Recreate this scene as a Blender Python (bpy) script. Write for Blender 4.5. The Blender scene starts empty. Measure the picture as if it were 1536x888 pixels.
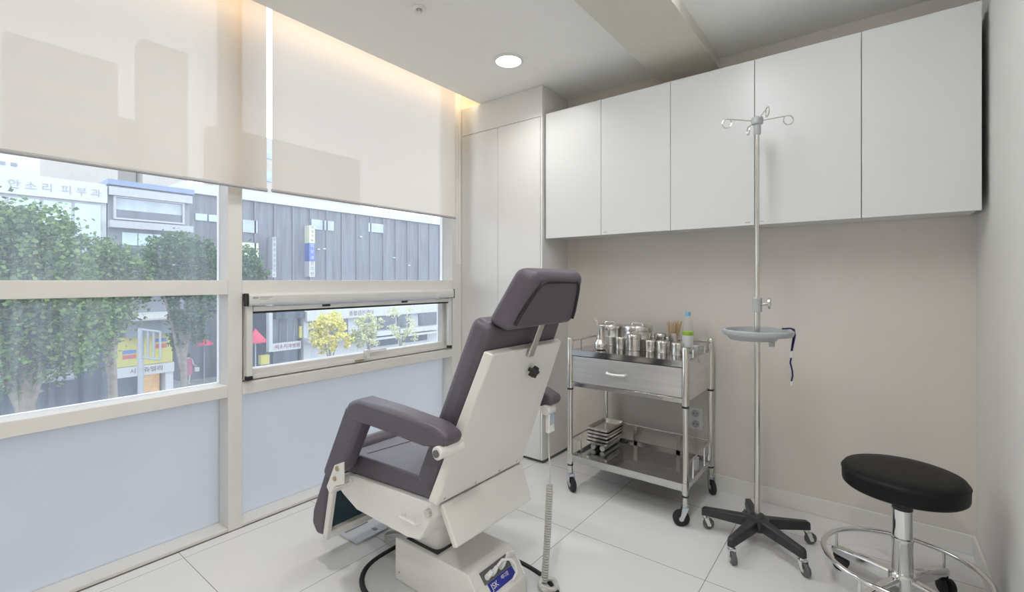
import bpy, bmesh, math, random
from mathutils import Vector, Matrix
random.seed(7)
PI = math.pi
SC = bpy.context.scene
COL = SC.collection
WL = {}          # world location of every root / part

# ------------------------------------------------------------------ materials
def new_mat(name):
    m = bpy.data.materials.new(name); m.use_nodes = True
    nt = m.node_tree; nt.nodes.clear()
    out = nt.nodes.new('ShaderNodeOutputMaterial')
    return m, nt, out
def N(nt, t, **kw):
    n = nt.nodes.new(t)
    for k, v in kw.items():
        if k in n.inputs: n.inputs[k].default_value = v
        else: setattr(n, k, v)
    return n
def mat(name, col, rough=.5, metal=0., var=.04, scale=8., bump=0., bscale=120., coat=0., stretch=None, spec=.5, rvar=0., emit=None, estr=0., trans=0.):
    m, nt, out = new_mat(name)
    p = N(nt, 'ShaderNodeBsdfPrincipled')
    p.inputs['Roughness'].default_value = rough; p.inputs['Metallic'].default_value = metal
    p.inputs['Specular IOR Level'].default_value = spec
    p.inputs['Coat Weight'].default_value = coat
    p.inputs['Transmission Weight'].default_value = trans
    tc = N(nt, 'ShaderNodeTexCoord'); src = tc.outputs['Object']
    if stretch:
        mp = N(nt, 'ShaderNodeMapping'); mp.inputs['Scale'].default_value = stretch
        nt.links.new(src, mp.inputs['Vector']); src = mp.outputs['Vector']
    ns = N(nt, 'ShaderNodeTexNoise', Scale=scale, Detail=4.)
    nt.links.new(src, ns.inputs['Vector'])
    cr = N(nt, 'ShaderNodeValToRGB')
    c0 = [max(0, c * (1 - var)) for c in col]; c1 = [min(1, c * (1 + var)) for c in col]
    cr.color_ramp.elements[0].color = (*c0, 1); cr.color_ramp.elements[1].color = (*c1, 1)
    cr.color_ramp.elements[0].position = .3; cr.color_ramp.elements[1].position = .7
    nt.links.new(ns.outputs['Fac'], cr.inputs['Fac']); nt.links.new(cr.outputs['Color'], p.inputs['Base Color'])
    if rvar:
        mr = N(nt, 'ShaderNodeMapRange'); mr.inputs['To Min'].default_value = max(.02, rough - rvar); mr.inputs['To Max'].default_value = rough + rvar
        nt.links.new(ns.outputs['Fac'], mr.inputs['Value']); nt.links.new(mr.outputs['Result'], p.inputs['Roughness'])
    if bump:
        n2 = N(nt, 'ShaderNodeTexNoise', Scale=bscale, Detail=3.); nt.links.new(src, n2.inputs['Vector'])
        b = N(nt, 'ShaderNodeBump', Strength=bump, Distance=.002)
        nt.links.new(n2.outputs['Fac'], b.inputs['Height']); nt.links.new(b.outputs['Normal'], p.inputs['Normal'])
    if emit:
        p.inputs['Emission Color'].default_value = (*emit, 1); p.inputs['Emission Strength'].default_value = estr
    nt.links.new(p.outputs['BSDF'], out.inputs['Surface'])
    return m

M = {}
M['ceiling'] = mat('ceiling_paint', (.90, .90, .88), .75, var=.01, bump=.05)
M['wallpaper'] = mat('greige_wallpaper', (.715, .665, .615), .7, var=.02, scale=3, bump=.25, bscale=260)
M['wallgrey'] = mat('grey_wallpaper', (.74, .73, .695), .7, var=.02, scale=3, bump=.25, bscale=260)
M['baseboard'] = mat('baseboard_white', (.78, .77, .735), .45, var=.01)
M['beam'] = mat('beam_paint', (.70, .665, .60), .7, var=.02)
M['framewhite'] = mat('frame_paint', (.74, .72, .685), .38, var=.015)
M['pocket'] = mat('pocket_paint', (.85, .83, .79), .7, var=.01)
M['laminate'] = mat('white_laminate', (.74, .75, .745), .33, var=.01, scale=2, spec=.45)
M['cupboard'] = mat('cupboard_laminate', (.76, .755, .735), .38, var=.01, scale=2)
M['shadowgap'] = mat('dark_gap', (.12, .115, .105), .8)
M['alu'] = mat('white_aluminium', (.70, .70, .68), .35, var=.02)
M['railgrey'] = mat('grey_rail', (.42, .425, .43), .4, var=.02)
M['blackplastic'] = mat('black_plastic', (.018, .018, .02), .45, var=.1)
M['vinyl'] = mat('purple_grey_vinyl', (.095, .080, .100), .42, var=.07, scale=14, bump=.22, bscale=240, spec=.45)
M['piping'] = mat('black_piping', (.012, .011, .014), .5)
M['cream'] = mat('cream_metal', (.745, .735, .70), .36, var=.015, scale=4)
M['teal'] = mat('dark_teal_cloth', (.018, .045, .06), .7, var=.1)
M['rubber'] = mat('black_rubber', (.012, .012, .013), .6, var=.1)
M['plate'] = mat('base_plate_paint', (.62, .63, .62), .4, var=.02)
M['chrome'] = mat('chrome', (.80, .80, .80), .09, 1., var=.03)
M['steel'] = mat('stainless_steel', (.66, .645, .61), .24, 1., var=.06, scale=5, rvar=.06)
M['steelbrush'] = mat('brushed_stainless', (.74, .735, .72), .42, 1., var=.05, scale=3, rvar=.08, stretch=(1, 1, 22), bump=.04, bscale=30)
M['mirrorsteel'] = mat('polished_steel', (.60, .60, .60), .12, 1., var=.04, scale=3)
M['zinc'] = mat('zinc_plate', (.62, .67, .71), .3, 1., var=.08, scale=20)
M['brass'] = mat('brass_bolt', (.55, .42, .24), .35, 1.)
M['greyplastic'] = mat('grey_plastic', (.42, .44, .45), .4, var=.03)
M['greywheel'] = mat('grey_wheel', (.11, .11, .115), .5, var=.1)
M['charcoal'] = mat('charcoal_plastic', (.030, .029, .033), .42, var=.1, bump=.1)
M['blackvinyl'] = mat('black_vinyl', (.006, .006, .006), .48, var=.1, bump=.15, bscale=180, spec=.22)
M['whiteplastic'] = mat('white_plastic', (.80, .80, .78), .35, var=.01)
M['cable'] = mat('grey_cable', (.55, .55, .52), .5, var=.03)
M['navy'] = mat('navy_cord', (.015, .018, .11), .7, var=.1)
M['tag'] = mat('white_tag', (.85, .85, .83), .5)
M['wood'] = mat('bare_wood_stick', (.55, .39, .22), .6, var=.12, scale=30)
M['bluecap'] = mat('blue_cap', (.22, .50, .72), .4)
M['green'] = mat('green_label', (.38, .60, .08), .5)
M['petpaper'] = mat('white_label', (.85, .85, .85), .5)
M['blue'] = mat('blue_sticker', (.02, .03, .30), .35, var=.03)
M['darkgrey'] = mat('dark_grey_plate', (.13, .13, .13), .4)
M['lcd'] = mat('pale_blue_panel', (.42, .52, .62), .3)
M['lcdblue'] = mat('blue_keys', (.12, .28, .62), .4)
M['faintink'] = mat('faint_ink', (.35, .35, .34), .6)
M['floorplate'] = mat('brushed_floor_plate', (.62, .63, .65), .35, .5, var=.03)
M['socket'] = mat('socket_plate', (.80, .81, .83), .35)
M['socketface'] = mat('socket_face', (.55, .56, .57), .4)

# floor tiles
def floor_mat():
    m, nt, out = new_mat('floor_tile')
    p = N(nt, 'ShaderNodeBsdfPrincipled'); p.inputs['Roughness'].default_value = .27; p.inputs['Specular IOR Level'].default_value = .4
    tc = N(nt, 'ShaderNodeTexCoord'); sp = N(nt, 'ShaderNodeSeparateXYZ'); nt.links.new(tc.outputs['Object'], sp.inputs[0])
    masks = []
    for ax, off, per in (('X', 1.158, .634), ('Y', .71, .634)):
        a = N(nt, 'ShaderNodeMath', operation='SUBTRACT'); nt.links.new(sp.outputs[ax], a.inputs[0]); a.inputs[1].default_value = off - per / 2 - per * 20
        b = N(nt, 'ShaderNodeMath', operation='MODULO'); nt.links.new(a.outputs[0], b.inputs[0]); b.inputs[1].default_value = per
        c = N(nt, 'ShaderNodeMath', operation='SUBTRACT'); nt.links.new(b.outputs[0], c.inputs[0]); c.inputs[1].default_value = per / 2
        d = N(nt, 'ShaderNodeMath', operation='ABSOLUTE'); nt.links.new(c.outputs[0], d.inputs[0])
        e = N(nt, 'ShaderNodeMath', operation='LESS_THAN'); nt.links.new(d.outputs[0], e.inputs[0]); e.inputs[1].default_value = .0016
        masks.append(e)
    mx = N(nt, 'ShaderNodeMath', operation='MAXIMUM'); nt.links.new(masks[0].outputs[0], mx.inputs[0]); nt.links.new(masks[1].outputs[0], mx.inputs[1])
    ns = N(nt, 'ShaderNodeTexNoise', Scale=2.5, Detail=5.); nt.links.new(tc.outputs['Object'], ns.inputs['Vector'])
    cr = N(nt, 'ShaderNodeValToRGB'); cr.color_ramp.elements[0].color = (.755, .75, .735, 1); cr.color_ramp.elements[1].color = (.79, .785, .77, 1)
    nt.links.new(ns.outputs['Fac'], cr.inputs['Fac'])
    mix = N(nt, 'ShaderNodeMixRGB'); nt.links.new(mx.outputs[0], mix.inputs['Fac']); nt.links.new(cr.outputs['Color'], mix.inputs['Color1'])
    mix.inputs['Color2'].default_value = (.30, .29, .27, 1)
    nt.links.new(mix.outputs[0], p.inputs['Base Color']); nt.links.new(p.outputs[0], out.inputs[0])
    return m
M['floor'] = floor_mat()

def emis(name, col, s):
    m, nt, out = new_mat(name)
    e = N(nt, 'ShaderNodeEmission'); e.inputs['Color'].default_value = (*col, 1); e.inputs['Strength'].default_value = s
    nt.links.new(e.outputs[0], out.inputs[0]); return m
M['lamp'] = emis('lamp_diffuser', (1, .98, .95), 9.)
M['lampstrip'] = emis('lamp_batten', (.94, .97, 1), 22.)
M['warmled'] = emis('warm_led', (1, .72, .43), 11.)

def blind_mat():
    m, nt, out = new_mat('blind_fabric')
    tc = N(nt, 'ShaderNodeTexCoord')
    w = N(nt, 'ShaderNodeTexNoise', Scale=160., Detail=2.); nt.links.new(tc.outputs['Object'], w.inputs['Vector'])
    cr = N(nt, 'ShaderNodeValToRGB'); cr.color_ramp.elements[0].color = (.79, .69, .58, 1); cr.color_ramp.elements[1].color = (.84, .74, .63, 1)
    nt.links.new(w.outputs['Fac'], cr.inputs['Fac'])
    t = N(nt, 'ShaderNodeBsdfTranslucent'); d = N(nt, 'ShaderNodeBsdfDiffuse')
    nt.links.new(cr.outputs[0], t.inputs['Color']); nt.links.new(cr.outputs[0], d.inputs['Color'])
    m1 = N(nt, 'ShaderNodeMixShader'); m1.inputs[0].default_value = .30
    nt.links.new(t.outputs[0], m1.inputs[1]); nt.links.new(d.outputs[0], m1.inputs[2])
    tr = N(nt, 'ShaderNodeBsdfTransparent'); m2 = N(nt, 'ShaderNodeMixShader'); m2.inputs[0].default_value = .055
    nt.links.new(m1.outputs[0], m2.inputs[1]); nt.links.new(tr.outputs[0], m2.inputs[2]); nt.links.new(m2.outputs[0], out.inputs[0])
    return m
M['blind'] = blind_mat()
def frost_mat():
    m, nt, out = new_mat('frosted_film')
    tc = N(nt, 'ShaderNodeTexCoord')
    w = N(nt, 'ShaderNodeTexNoise', Scale=3., Detail=6.); nt.links.new(tc.outputs['Object'], w.inputs['Vector'])
    cr = N(nt, 'ShaderNodeValToRGB'); cr.color_ramp.elements[0].color = (.565, .572, .582, 1); cr.color_ramp.elements[1].color = (.605, .612, .622, 1)
    nt.links.new(w.outputs['Fac'], cr.inputs['Fac'])
    t = N(nt, 'ShaderNodeBsdfTranslucent'); nt.links.new(cr.outputs[0], t.inputs['Color'])
    d = N(nt, 'ShaderNodeBsdfPrincipled'); d.inputs['Roughness'].default_value = .35; nt.links.new(cr.outputs[0], d.inputs['Base Color'])
    mx = N(nt, 'ShaderNodeMixShader'); mx.inputs[0].default_value = .12
    nt.links.new(t.outputs[0], mx.inputs[1]); nt.links.new(d.outputs[0], mx.inputs[2]); nt.links.new(mx.outputs[0], out.inputs[0])
    return m
M['frost'] = frost_mat()
def glass_mat(name, veil=.10, tint=(.90, .94, .97)):
    m, nt, out = new_mat(name)
    tr = N(nt, 'ShaderNodeBsdfTransparent'); tr.inputs['Color'].default_value = (*tint, 1)
    tc = N(nt, 'ShaderNodeTexCoord'); mp = N(nt, 'ShaderNodeMapping'); mp.inputs['Scale'].default_value = (1, 14, .55)
    nt.links.new(tc.outputs['Object'], mp.inputs['Vector'])
    w = N(nt, 'ShaderNodeTexNoise', Scale=2.2, Detail=5., Roughness=.65); nt.links.new(mp.outputs['Vector'], w.inputs['Vector'])
    cr = N(nt, 'ShaderNodeMapRange'); cr.inputs['From Min'].default_value = .35; cr.inputs['From Max'].default_value = .75
    cr.inputs['To Min'].default_value = veil * .75; cr.inputs['To Max'].default_value = veil * 1.7
    nt.links.new(w.outputs['Fac'], cr.inputs['Value'])
    t = N(nt, 'ShaderNodeBsdfTranslucent'); t.inputs['Color'].default_value = (.85, .90, 1, 1)
    m1 = N(nt, 'ShaderNodeMixShader'); nt.links.new(cr.outputs[0], m1.inputs[0]); nt.links.new(tr.outputs[0], m1.inputs[1]); nt.links.new(t.outputs[0], m1.inputs[2])
    g = N(nt, 'ShaderNodeBsdfGlossy'); g.inputs['Roughness'].default_value = .02
    fr = N(nt, 'ShaderNodeFresnel', IOR=1.25)
    m2 = N(nt, 'ShaderNodeMixShader'); nt.links.new(fr.outputs[0], m2.inputs[0]); nt.links.new(m1.outputs[0], m2.inputs[1]); nt.links.new(g.outputs[0], m2.inputs[2])
    nt.links.new(m2.outputs[0], out.inputs[0])
    return m
M['glass'] = glass_mat('dusty_hazed_glass', .085, (.96, .98, .99))  # veil puts the street's haze into the pane along with dirt streaks
def pet_mat():
    m, nt, out = new_mat('clear_plastic')
    tr = N(nt, 'ShaderNodeBsdfTransparent'); d = N(nt, 'ShaderNodeBsdfPrincipled'); d.inputs['Base Color'].default_value = (.9, .92, .93, 1); d.inputs['Roughness'].default_value = .15
    tc = N(nt, 'ShaderNodeTexCoord'); ns = N(nt, 'ShaderNodeTexNoise', Scale=30.); nt.links.new(tc.outputs['Object'], ns.inputs['Vector'])
    mr = N(nt, 'ShaderNodeMapRange'); mr.inputs['To Min'].default_value = .08; mr.inputs['To Max'].default_value = .16; nt.links.new(ns.outputs['Fac'], mr.inputs['Value'])
    mx = N(nt, 'ShaderNodeMixShader'); nt.links.new(mr.outputs[0], mx.inputs[0]); nt.links.new(tr.outputs[0], mx.inputs[1]); nt.links.new(d.outputs[0], mx.inputs[2])
    nt.links.new(mx.outputs[0], out.inputs[0]); return m
M['pet'] = pet_mat()

# ------------------------------------------------------------------ mesh helpers (world coordinates)
def BM(): return bmesh.new()
def box(bm, x0, x1, y0, y1, z0, z1):
    v = [bm.verts.new(p) for p in ((x0,y0,z0),(x1,y0,z0),(x1,y1,z0),(x0,y1,z0),(x0,y0,z1),(x1,y0,z1),(x1,y1,z1),(x0,y1,z1))]
    for f in ((0,3,2,1),(4,5,6,7),(0,1,5,4),(1,2,6,5),(2,3,7,6),(3,0,4,7)): bm.faces.new([v[i] for i in f])
    return bm
def hexa(bm, pts):
    v = [bm.verts.new(p) for p in pts]
    for f in ((0,3,2,1),(4,5,6,7),(0,1,5,4),(1,2,6,5),(2,3,7,6),(3,0,4,7)): bm.faces.new([v[i] for i in f])
    bmesh.ops.recalc_face_normals(bm, faces=bm.faces[:])
    return bm
def prism(bm, prof, a, b, axis='y'):
    def P(u, w, t):
        return {'y': (u, t, w), 'x': (t, u, w), 'z': (u, w, t)}[axis]
    n = len(prof)
    A = [bm.verts.new(P(u, w, a)) for u, w in prof]; B = [bm.verts.new(P(u, w, b)) for u, w in prof]
    fs = [bm.faces.new(A), bm.faces.new(B[::-1])]
    for i in range(n): fs.append(bm.faces.new([A[i], B[i], B[(i+1) % n], A[(i+1) % n]]))
    bmesh.ops.recalc_face_normals(bm, faces=bm.faces[:])
    return bm
def frame_at(d):
    d = d.normalized(); up = Vector((0, 0, 1)) if abs(d.z) < .95 else Vector((1, 0, 0))
    a = d.cross(up).normalized(); return a, d.cross(a).normalized()
def tube(bm, pts, r, n=12, closed=False, cap=True):
    pts = [Vector(p) for p in pts]; m = len(pts); rings = []
    pa = None
    for i, p in enumerate(pts):
        if closed: d = pts[(i+1) % m] - pts[i-1]
        else: d = pts[min(i+1, m-1)] - pts[max(i-1, 0)]
        d = d.normalized()
        if pa is None: a, b = frame_at(d)
        else:
            a = (pa - d * pa.dot(d))
            a = a.normalized() if a.length > 1e-6 else frame_at(d)[0]
            b = d.cross(a)
        pa = a
        rr = r[i] if isinstance(r, (list, tuple)) else r
        rings.append([bm.verts.new(p + a * rr * math.cos(2*PI*k/n) + b * rr * math.sin(2*PI*k/n)) for k in range(n)])
    for i in range(m if closed else m - 1):
        A, B = rings[i], rings[(i+1) % m]
        for k in range(n): bm.faces.new([A[k], A[(k+1) % n], B[(k+1) % n], B[k]])
    if cap and not closed:
        bm.faces.new(rings[0][::-1]); bm.faces.new(rings[-1])
    return bm
def cyl(bm, p0, p1, r, n=20): return tube(bm, [p0, p1], r, n)
def lathe(bm, c, prof, n=32, axis='z'):
    """prof: list of (radius, height) along axis from centre c."""
    rings = []
    for r, h in prof:
        ring = []
        for k in range(n):
            a = 2*PI*k/n; u, w = r*math.cos(a), r*math.sin(a)
            q = {'z': (u, w, h), 'y': (u, h, w), 'x': (h, u, w)}[axis]
            ring.append(bm.verts.new((c[0]+q[0], c[1]+q[1], c[2]+q[2])))
        rings.append(ring)
    for A, B in zip(rings, rings[1:]):
        for k in range(n): bm.faces.new([A[k], A[(k+1) % n], B[(k+1) % n], B[k]])
    bm.faces.new(rings[0][::-1]); bm.faces.new(rings[-1])
    bmesh.ops.remove_doubles(bm, verts=bm.verts[:], dist=1e-6)
    bmesh.ops.recalc_face_normals(bm, faces=bm.faces[:])
    return bm
def ring(bm, c, R, r, n=48, k=10, plane='xy'):
    pts = []
    for i in range(n):
        a = 2*PI*i/n; u, w = R*math.cos(a), R*math.sin(a)
        pts.append({'xy': (c[0]+u, c[1]+w, c[2]), 'xz': (c[0]+u, c[1], c[2]+w), 'yz': (c[0], c[1]+u, c[2]+w)}[plane])
    return tube(bm, pts, r, k, closed=True)

def O(name, bm, m, parent=None, bevel=0, seg=3, label=None, smooth=True, ang=38):
    me = bpy.data.meshes.new(name)
    base = WL[parent.name] if parent else Vector((0, 0, 0))
    if parent is None and bm.verts:
        xs = [v.co for v in bm.verts]
        base = Vector(((min(v.x for v in xs)+max(v.x for v in xs))/2, (min(v.y for v in xs)+max(v.y for v in xs))/2, min(v.z for v in xs)))
    bmesh.ops.translate(bm, verts=bm.verts[:], vec=-base)
    bm.to_mesh(me); bm.free()
    me.materials.append(M[m] if isinstance(m, str) else m)
    o = bpy.data.objects.new(name, me); COL.objects.link(o)
    if smooth:
        me.polygons.foreach_set('use_smooth', [True]*len(me.polygons))
        if not bevel: me.set_sharp_from_angle(angle=math.radians(ang))
    if bevel:
        b = o.modifiers.new('bevel', 'BEVEL'); b.width = bevel; b.segments = seg; b.limit_method = 'ANGLE'; b.angle_limit = math.radians(28); b.harden_normals = True
    if parent is None: o.location = base
    else: o.parent = parent
    WL[o.name] = base
    if label: o['label'] = label
    return o
def thing(name, label, cat, loc, group=None, kind=None):
    o = bpy.data.objects.new(name, None); COL.objects.link(o); o.location = loc; o.empty_display_size = .1
    WL[o.name] = Vector(loc)
    return tag(o, label, cat, group, kind)
def tag(o, label, cat, group=None, kind=None):
    o['label'] = label; o['category'] = cat
    if group: o['group'] = group
    if kind: o['kind'] = kind
    return o
def struct(name, bm, m, label, cat, bevel=0):
    return tag(O(name, bm, m, bevel=bevel), label, cat, kind='structure')
def dup(root, loc, label=None):
    r = root.copy(); COL.objects.link(r); r.location = loc; WL[r.name] = Vector(loc)
    if label: r['label'] = label
    for ch in list(root.children):
        c = ch.copy(); COL.objects.link(c); c.parent = r
        for g in list(ch.children):
            d = g.copy(); COL.objects.link(d); d.parent = c
    return r
def text(name, s, m, parent, loc, size, rot, align='CENTER', ext=.001, sx=1.):
    cu = bpy.data.curves.new(name, 'FONT'); cu.body = s; cu.size = size; cu.align_x = align; cu.align_y = 'CENTER'; cu.extrude = ext
    t = bpy.data.objects.new(name, cu); COL.objects.link(t)
    me = bpy.data.meshes.new_from_object(t.evaluated_get(bpy.context.evaluated_depsgraph_get()))
    bpy.data.objects.remove(t); me.name = name; me.materials.clear(); me.materials.append(M[m])
    o = bpy.data.objects.new(name, me); COL.objects.link(o); o.parent = parent
    o.location = Vector(loc) - WL[parent.name]; o.rotation_euler = rot; o.scale = (sx, 1, 1); WL[o.name] = WL[parent.name]
    return o

# ------------------------------------------------------------------ room shell
YB, XR, HC, YF = 2.9615, 2.90, 2.5787, -1.6
XE = .1937
struct('floor', box(BM(), 0, XR, YF, YB, -.06, 0), 'floor', 'pale grey square floor tiles with thin grout lines', 'floor')
struct('ceiling', box(BM(), XE, XR, YF, YB, HC, HC+.30), 'ceiling', 'flat white painted ceiling with a light slot along the window', 'ceiling')
struct('trim_1', box(BM(), -.14, XE, YF, YB, 2.80, 2.88), 'pocket', 'white top of the blind recess above the window', 'trim')
struct('wall_back', box(BM(), -.14, XR+.1, YB, YB+.1, -.06, 2.88), 'wallpaper', 'warm greige papered wall behind the steel trolley', 'wall')
struct('wall_right', box(BM(), XR, XR+.1, YF, YB, -.06, 2.88), 'wallgrey', 'plain grey papered wall beside the black stool', 'wall')
struct('wall_front', box(BM(), -.14, XR+.1, YF-.1, YF, -.06, 2.88), 'wallpaper', 'plain wall facing the trolley wall, behind the viewer', 'wall')
struct('wall_left', box(BM(), -.14, 0, YF, -.62, -.06, 2.80), 'wallpaper', 'short solid wall ahead of the window bays', 'wall')
struct('baseboard_back', box(BM(), .757, XR, YB-.012, YB, 0, .088), 'baseboard', 'pale baseboard along the greige trolley wall', 'baseboard', bevel=.003)
struct('baseboard_right', box(BM(), XR-.012, XR, YF, YB-.012, 0, .088), 'baseboard', 'pale baseboard along the plain grey wall', 'baseboard', bevel=.003)
struct('trim_2', box(BM(), 1.455, 1.807, YF, YB, 2.518, HC), 'beam', 'boxed cream beam dropping below the ceiling', 'beam', bevel=.003)

# ------------------------------------------------------------------ window wall
D = -.14
GX = -.106
w1 = thing('window_1', 'window bay with three panes, lowest frosted, farther from the tall cupboard', 'window', (0, .2, 0), kind='structure')
w2 = thing('window_2', 'window bay with an awning sash in the middle, next to the tall cupboard', 'window', (0, 1.78, 0), kind='structure')
O('mullion', box(BM(), D, 0, .966, 1.032, 0, 2.80), 'framewhite', w1, .003)
O('jamb', box(BM(), D, 0, -.62, -.56, 0, 2.80), 'framewhite', w1, .003)
O('jamb', box(BM(), D, 0, 2.528, 2.626, 0, 2.80), 'framewhite', w2, .003)
for w, a, b in ((w1, -.56, .966), (w2, 1.032, 2.528)):
    O('bottom_rail', box(BM(), D, -.003, a, b, -.03, .018), 'framewhite', w, .002)
    O('lower_rail', box(BM(), D, 0, a, b, .669, .7285), 'framewhite', w, .003)
    O('upper_rail', box(BM(), D, 0, a, b, 1.1795, 1.25), 'framewhite', w, .003)
    O('head_rail', box(BM(), D, 0, a, b, 2.78, 2.80), 'framewhite', w, .003)
    O('frosted_pane', box(BM(), GX-.004, GX, a, b, .018, .669), 'frost', w, label='frosted pane below the clear glass')
    O('clear_pane', box(BM(), GX-.004, GX, a, b, 1.25, 2.78), 'glass', w)
O('clear_pane', box(BM(), GX-.004, GX, -.56, .966, .7285, 1.1795), 'glass', w1)
# awning sash
def ringbox(bm, x0, x1, y0, y1, z0, z1, wy, wz0, wz1):
    box(bm, x0, x1, y0, y1, z0, z0+wz0); box(bm, x0, x1, y0, y1, z1-wz1, z1)
    box(bm, x0, x1, y0, y0+wy, z0+wz0, z1-wz1); box(bm, x0, x1, y1-wy, y1, z0+wz0, z1-wz1); return bm
sash = O('awning_sash', ringbox(BM(), -.112, -.05, 1.034, 2.526, .7295, 1.178, .058, .055, .05), 'framewhite', w2, .003)
O('clear_pane', box(BM(), -.094, -.09, 1.09, 2.47, .783, 1.129), 'glass', sash)
ih = BM(); ringbox(ih, -.05, -.03, 1.05, 2.512, .735, 1.17, .022, .02, .02)
O('sash_rim', ih, 'alu', sash, .002)
hb = BM(); box(hb, -.05, -.014, 1.775, 1.80, .752, .806); box(hb, -.026, -.012, 1.80, 1.93, .792, .804)
O('window_handle', hb, 'whiteplastic', sash, .003)
O('latch', box(BM(), -.05, -.02, 1.70, 1.762, .742, .752), 'brass', sash, .002)
struct('trim_3', box(BM(), -.003, .004, -.56, 2.626, -.004, .0025), 'shadowgap', 'thin dark joint between window frame and floor tiles', 'joint')

struct('trim_4', box(BM(), D, 0, 2.6262, YB, -.06, 2.80), 'wallpaper', 'narrow wall strip between the window jamb and the tall cupboard', 'wall')
# insect screen cassette on the awning bay
sc = thing('insect_screen', 'white roll-up insect screen cassette with side tracks on the awning window', 'insect screen', (.02, 1.77, .74))
O('cassette', prism(BM(), [(.0005, 1.122), (.0005, 1.184), (.036, 1.184), (.047, 1.172), (.047, 1.137), (.040, 1.122)], 1.045, 2.498), 'alu', sc, .003)
for y in (1.037, 2.498):
    O('end_cap', box(BM(), .0005, .047, y, y+.008, 1.118, 1.184), 'blackplastic', sc, .004, label='black end cap')
O('pull_bar', box(BM(), .006, .026, 1.075, 2.462, 1.090, 1.116), 'alu', sc, .004)
O('brush_seal', box(BM(), .008, .022, 1.077, 2.460, 1.080, 1.0895), 'blackplastic', sc)
for y in (1.042, 2.466):
    t_ = O('side_track', box(BM(), .0005, .024, y, y+.03, .762, 1.1215), 'alu', sc, .003)
    O('track_foot', box(BM(), .0005, .026, y-.001, y+.031, .742, .7615), 'blackplastic', t_, .003, label='black track foot')
for y in (1.45, 2.02):
    O('clip', box(BM(), .022, .030, y, y+.05, 1.1, 1.112), 'blackplastic', sc, .002)
mk = BM(); box(mk, .047, .0476, 1.062, 1.09, 1.156, 1.166); box(mk, .047, .0476, 1.097, 1.16, 1.161, 1.165); box(mk, .047, .0476, 1.097, 1.14, 1.153, 1.156)
O('maker_mark', mk, 'faintink', sc)

# roller blinds
def blind(y0, y1, label, chain_y, zb):
    r = thing('roller_blind', label, 'blind', (.06, (y0+y1)/2, zb), 'roller blinds')
    fb_ = BM(); k_ = 24; rows = []
    for zz in (zb+.010, 2.735):
        rows.append([fb_.verts.new((.06, y0+(y1-y0)*i/k_, zz)) for i in range(k_+1)])
    for i in range(k_): fb_.faces.new([rows[0][i], rows[0][i+1], rows[1][i+1], rows[1][i]])
    O('fabric', fb_, 'blind', r)
    br = BM(); tube(br, [(.06, y0-.002, zb+.008), (.06, y1+.002, zb+.008)], .009, 12); O('bottom_rail', br, 'railgrey', r)
    tb = BM(); cyl(tb, (.06, y0, 2.745), (.06, y1, 2.745), .036, 24); O('roller_tube', tb, 'blind', r)
    O('bracket', box(BM(), .04, .08, y0-.006, y0-.001, 2.70, 2.80), 'alu', r)
    if chain_y:
        c = BM(); pts = []
        for i in range(41):
            t = i/40; pts.append((.075 + .012*math.sin(PI*t), chain_y + .012*math.cos(PI*t)*1.2, 1.385 - .015*math.sin(PI*t)))
        p = [(.075, chain_y+.0144, 2.74)] + pts + [(.075, chain_y-.0144, 2.74)]
        tube(c, p, .0022, 6); O('bead_chain', c, 'whiteplastic', r)
blind(-.50, 1.124, 'translucent cream roller blind covering the bay without the awning sash', None, 1.705)
blind(1.152, 2.495, 'translucent cream roller blind with bead chain, next to the tall cupboard', 2.513, 1.708)

# warm LED strip in the light slot
led = thing('cove_light', 'warm LED strip in the ceiling slot above the blinds', 'light', (XE-.012, 1.2, 2.59))
O('channel', box(BM(), XE-.012, XE-.001, -.5, 2.9, 2.590, 2.625), 'alu', led)
O('diffuser', box(BM(), XE-.0145, XE-.0121, -.5, 2.9, 2.593, 2.622), 'warmled', led)

# ------------------------------------------------------------------ tall cupboard at the end of the window
cb = thing('tall_cupboard', 'white floor to ceiling cupboard with two doors beside the window', 'cupboard', (.38, 2.8, 0))
CY = 2.627; CX = .755
O('carcass', box(BM(), .003, CX, CY+.018, YB-.002, .022, HC-.001), 'cupboard', cb, .0015)
O('plinth', box(BM(), .003, CX-.004, CY+.024, YB-.002, .0, .0215), 'shadowgap', cb)
O('door', box(BM(), .003, .3625, CY, CY+.0175, .024, 2.3655), 'cupboard', cb, .0015)
O('door', box(BM(), .3655, .7365, CY, CY+.0175, .024, 2.3655), 'cupboard', cb, .0015)
O('side_stile', box(BM(), .739, CX, CY, CY+.0175, .024, 2.3655), 'cupboard', cb, .0015)
O('top_panel', box(BM(), .003, CX, CY, CY+.0175, 2.3685, HC-.001), 'cupboard', cb, .0015)

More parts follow.
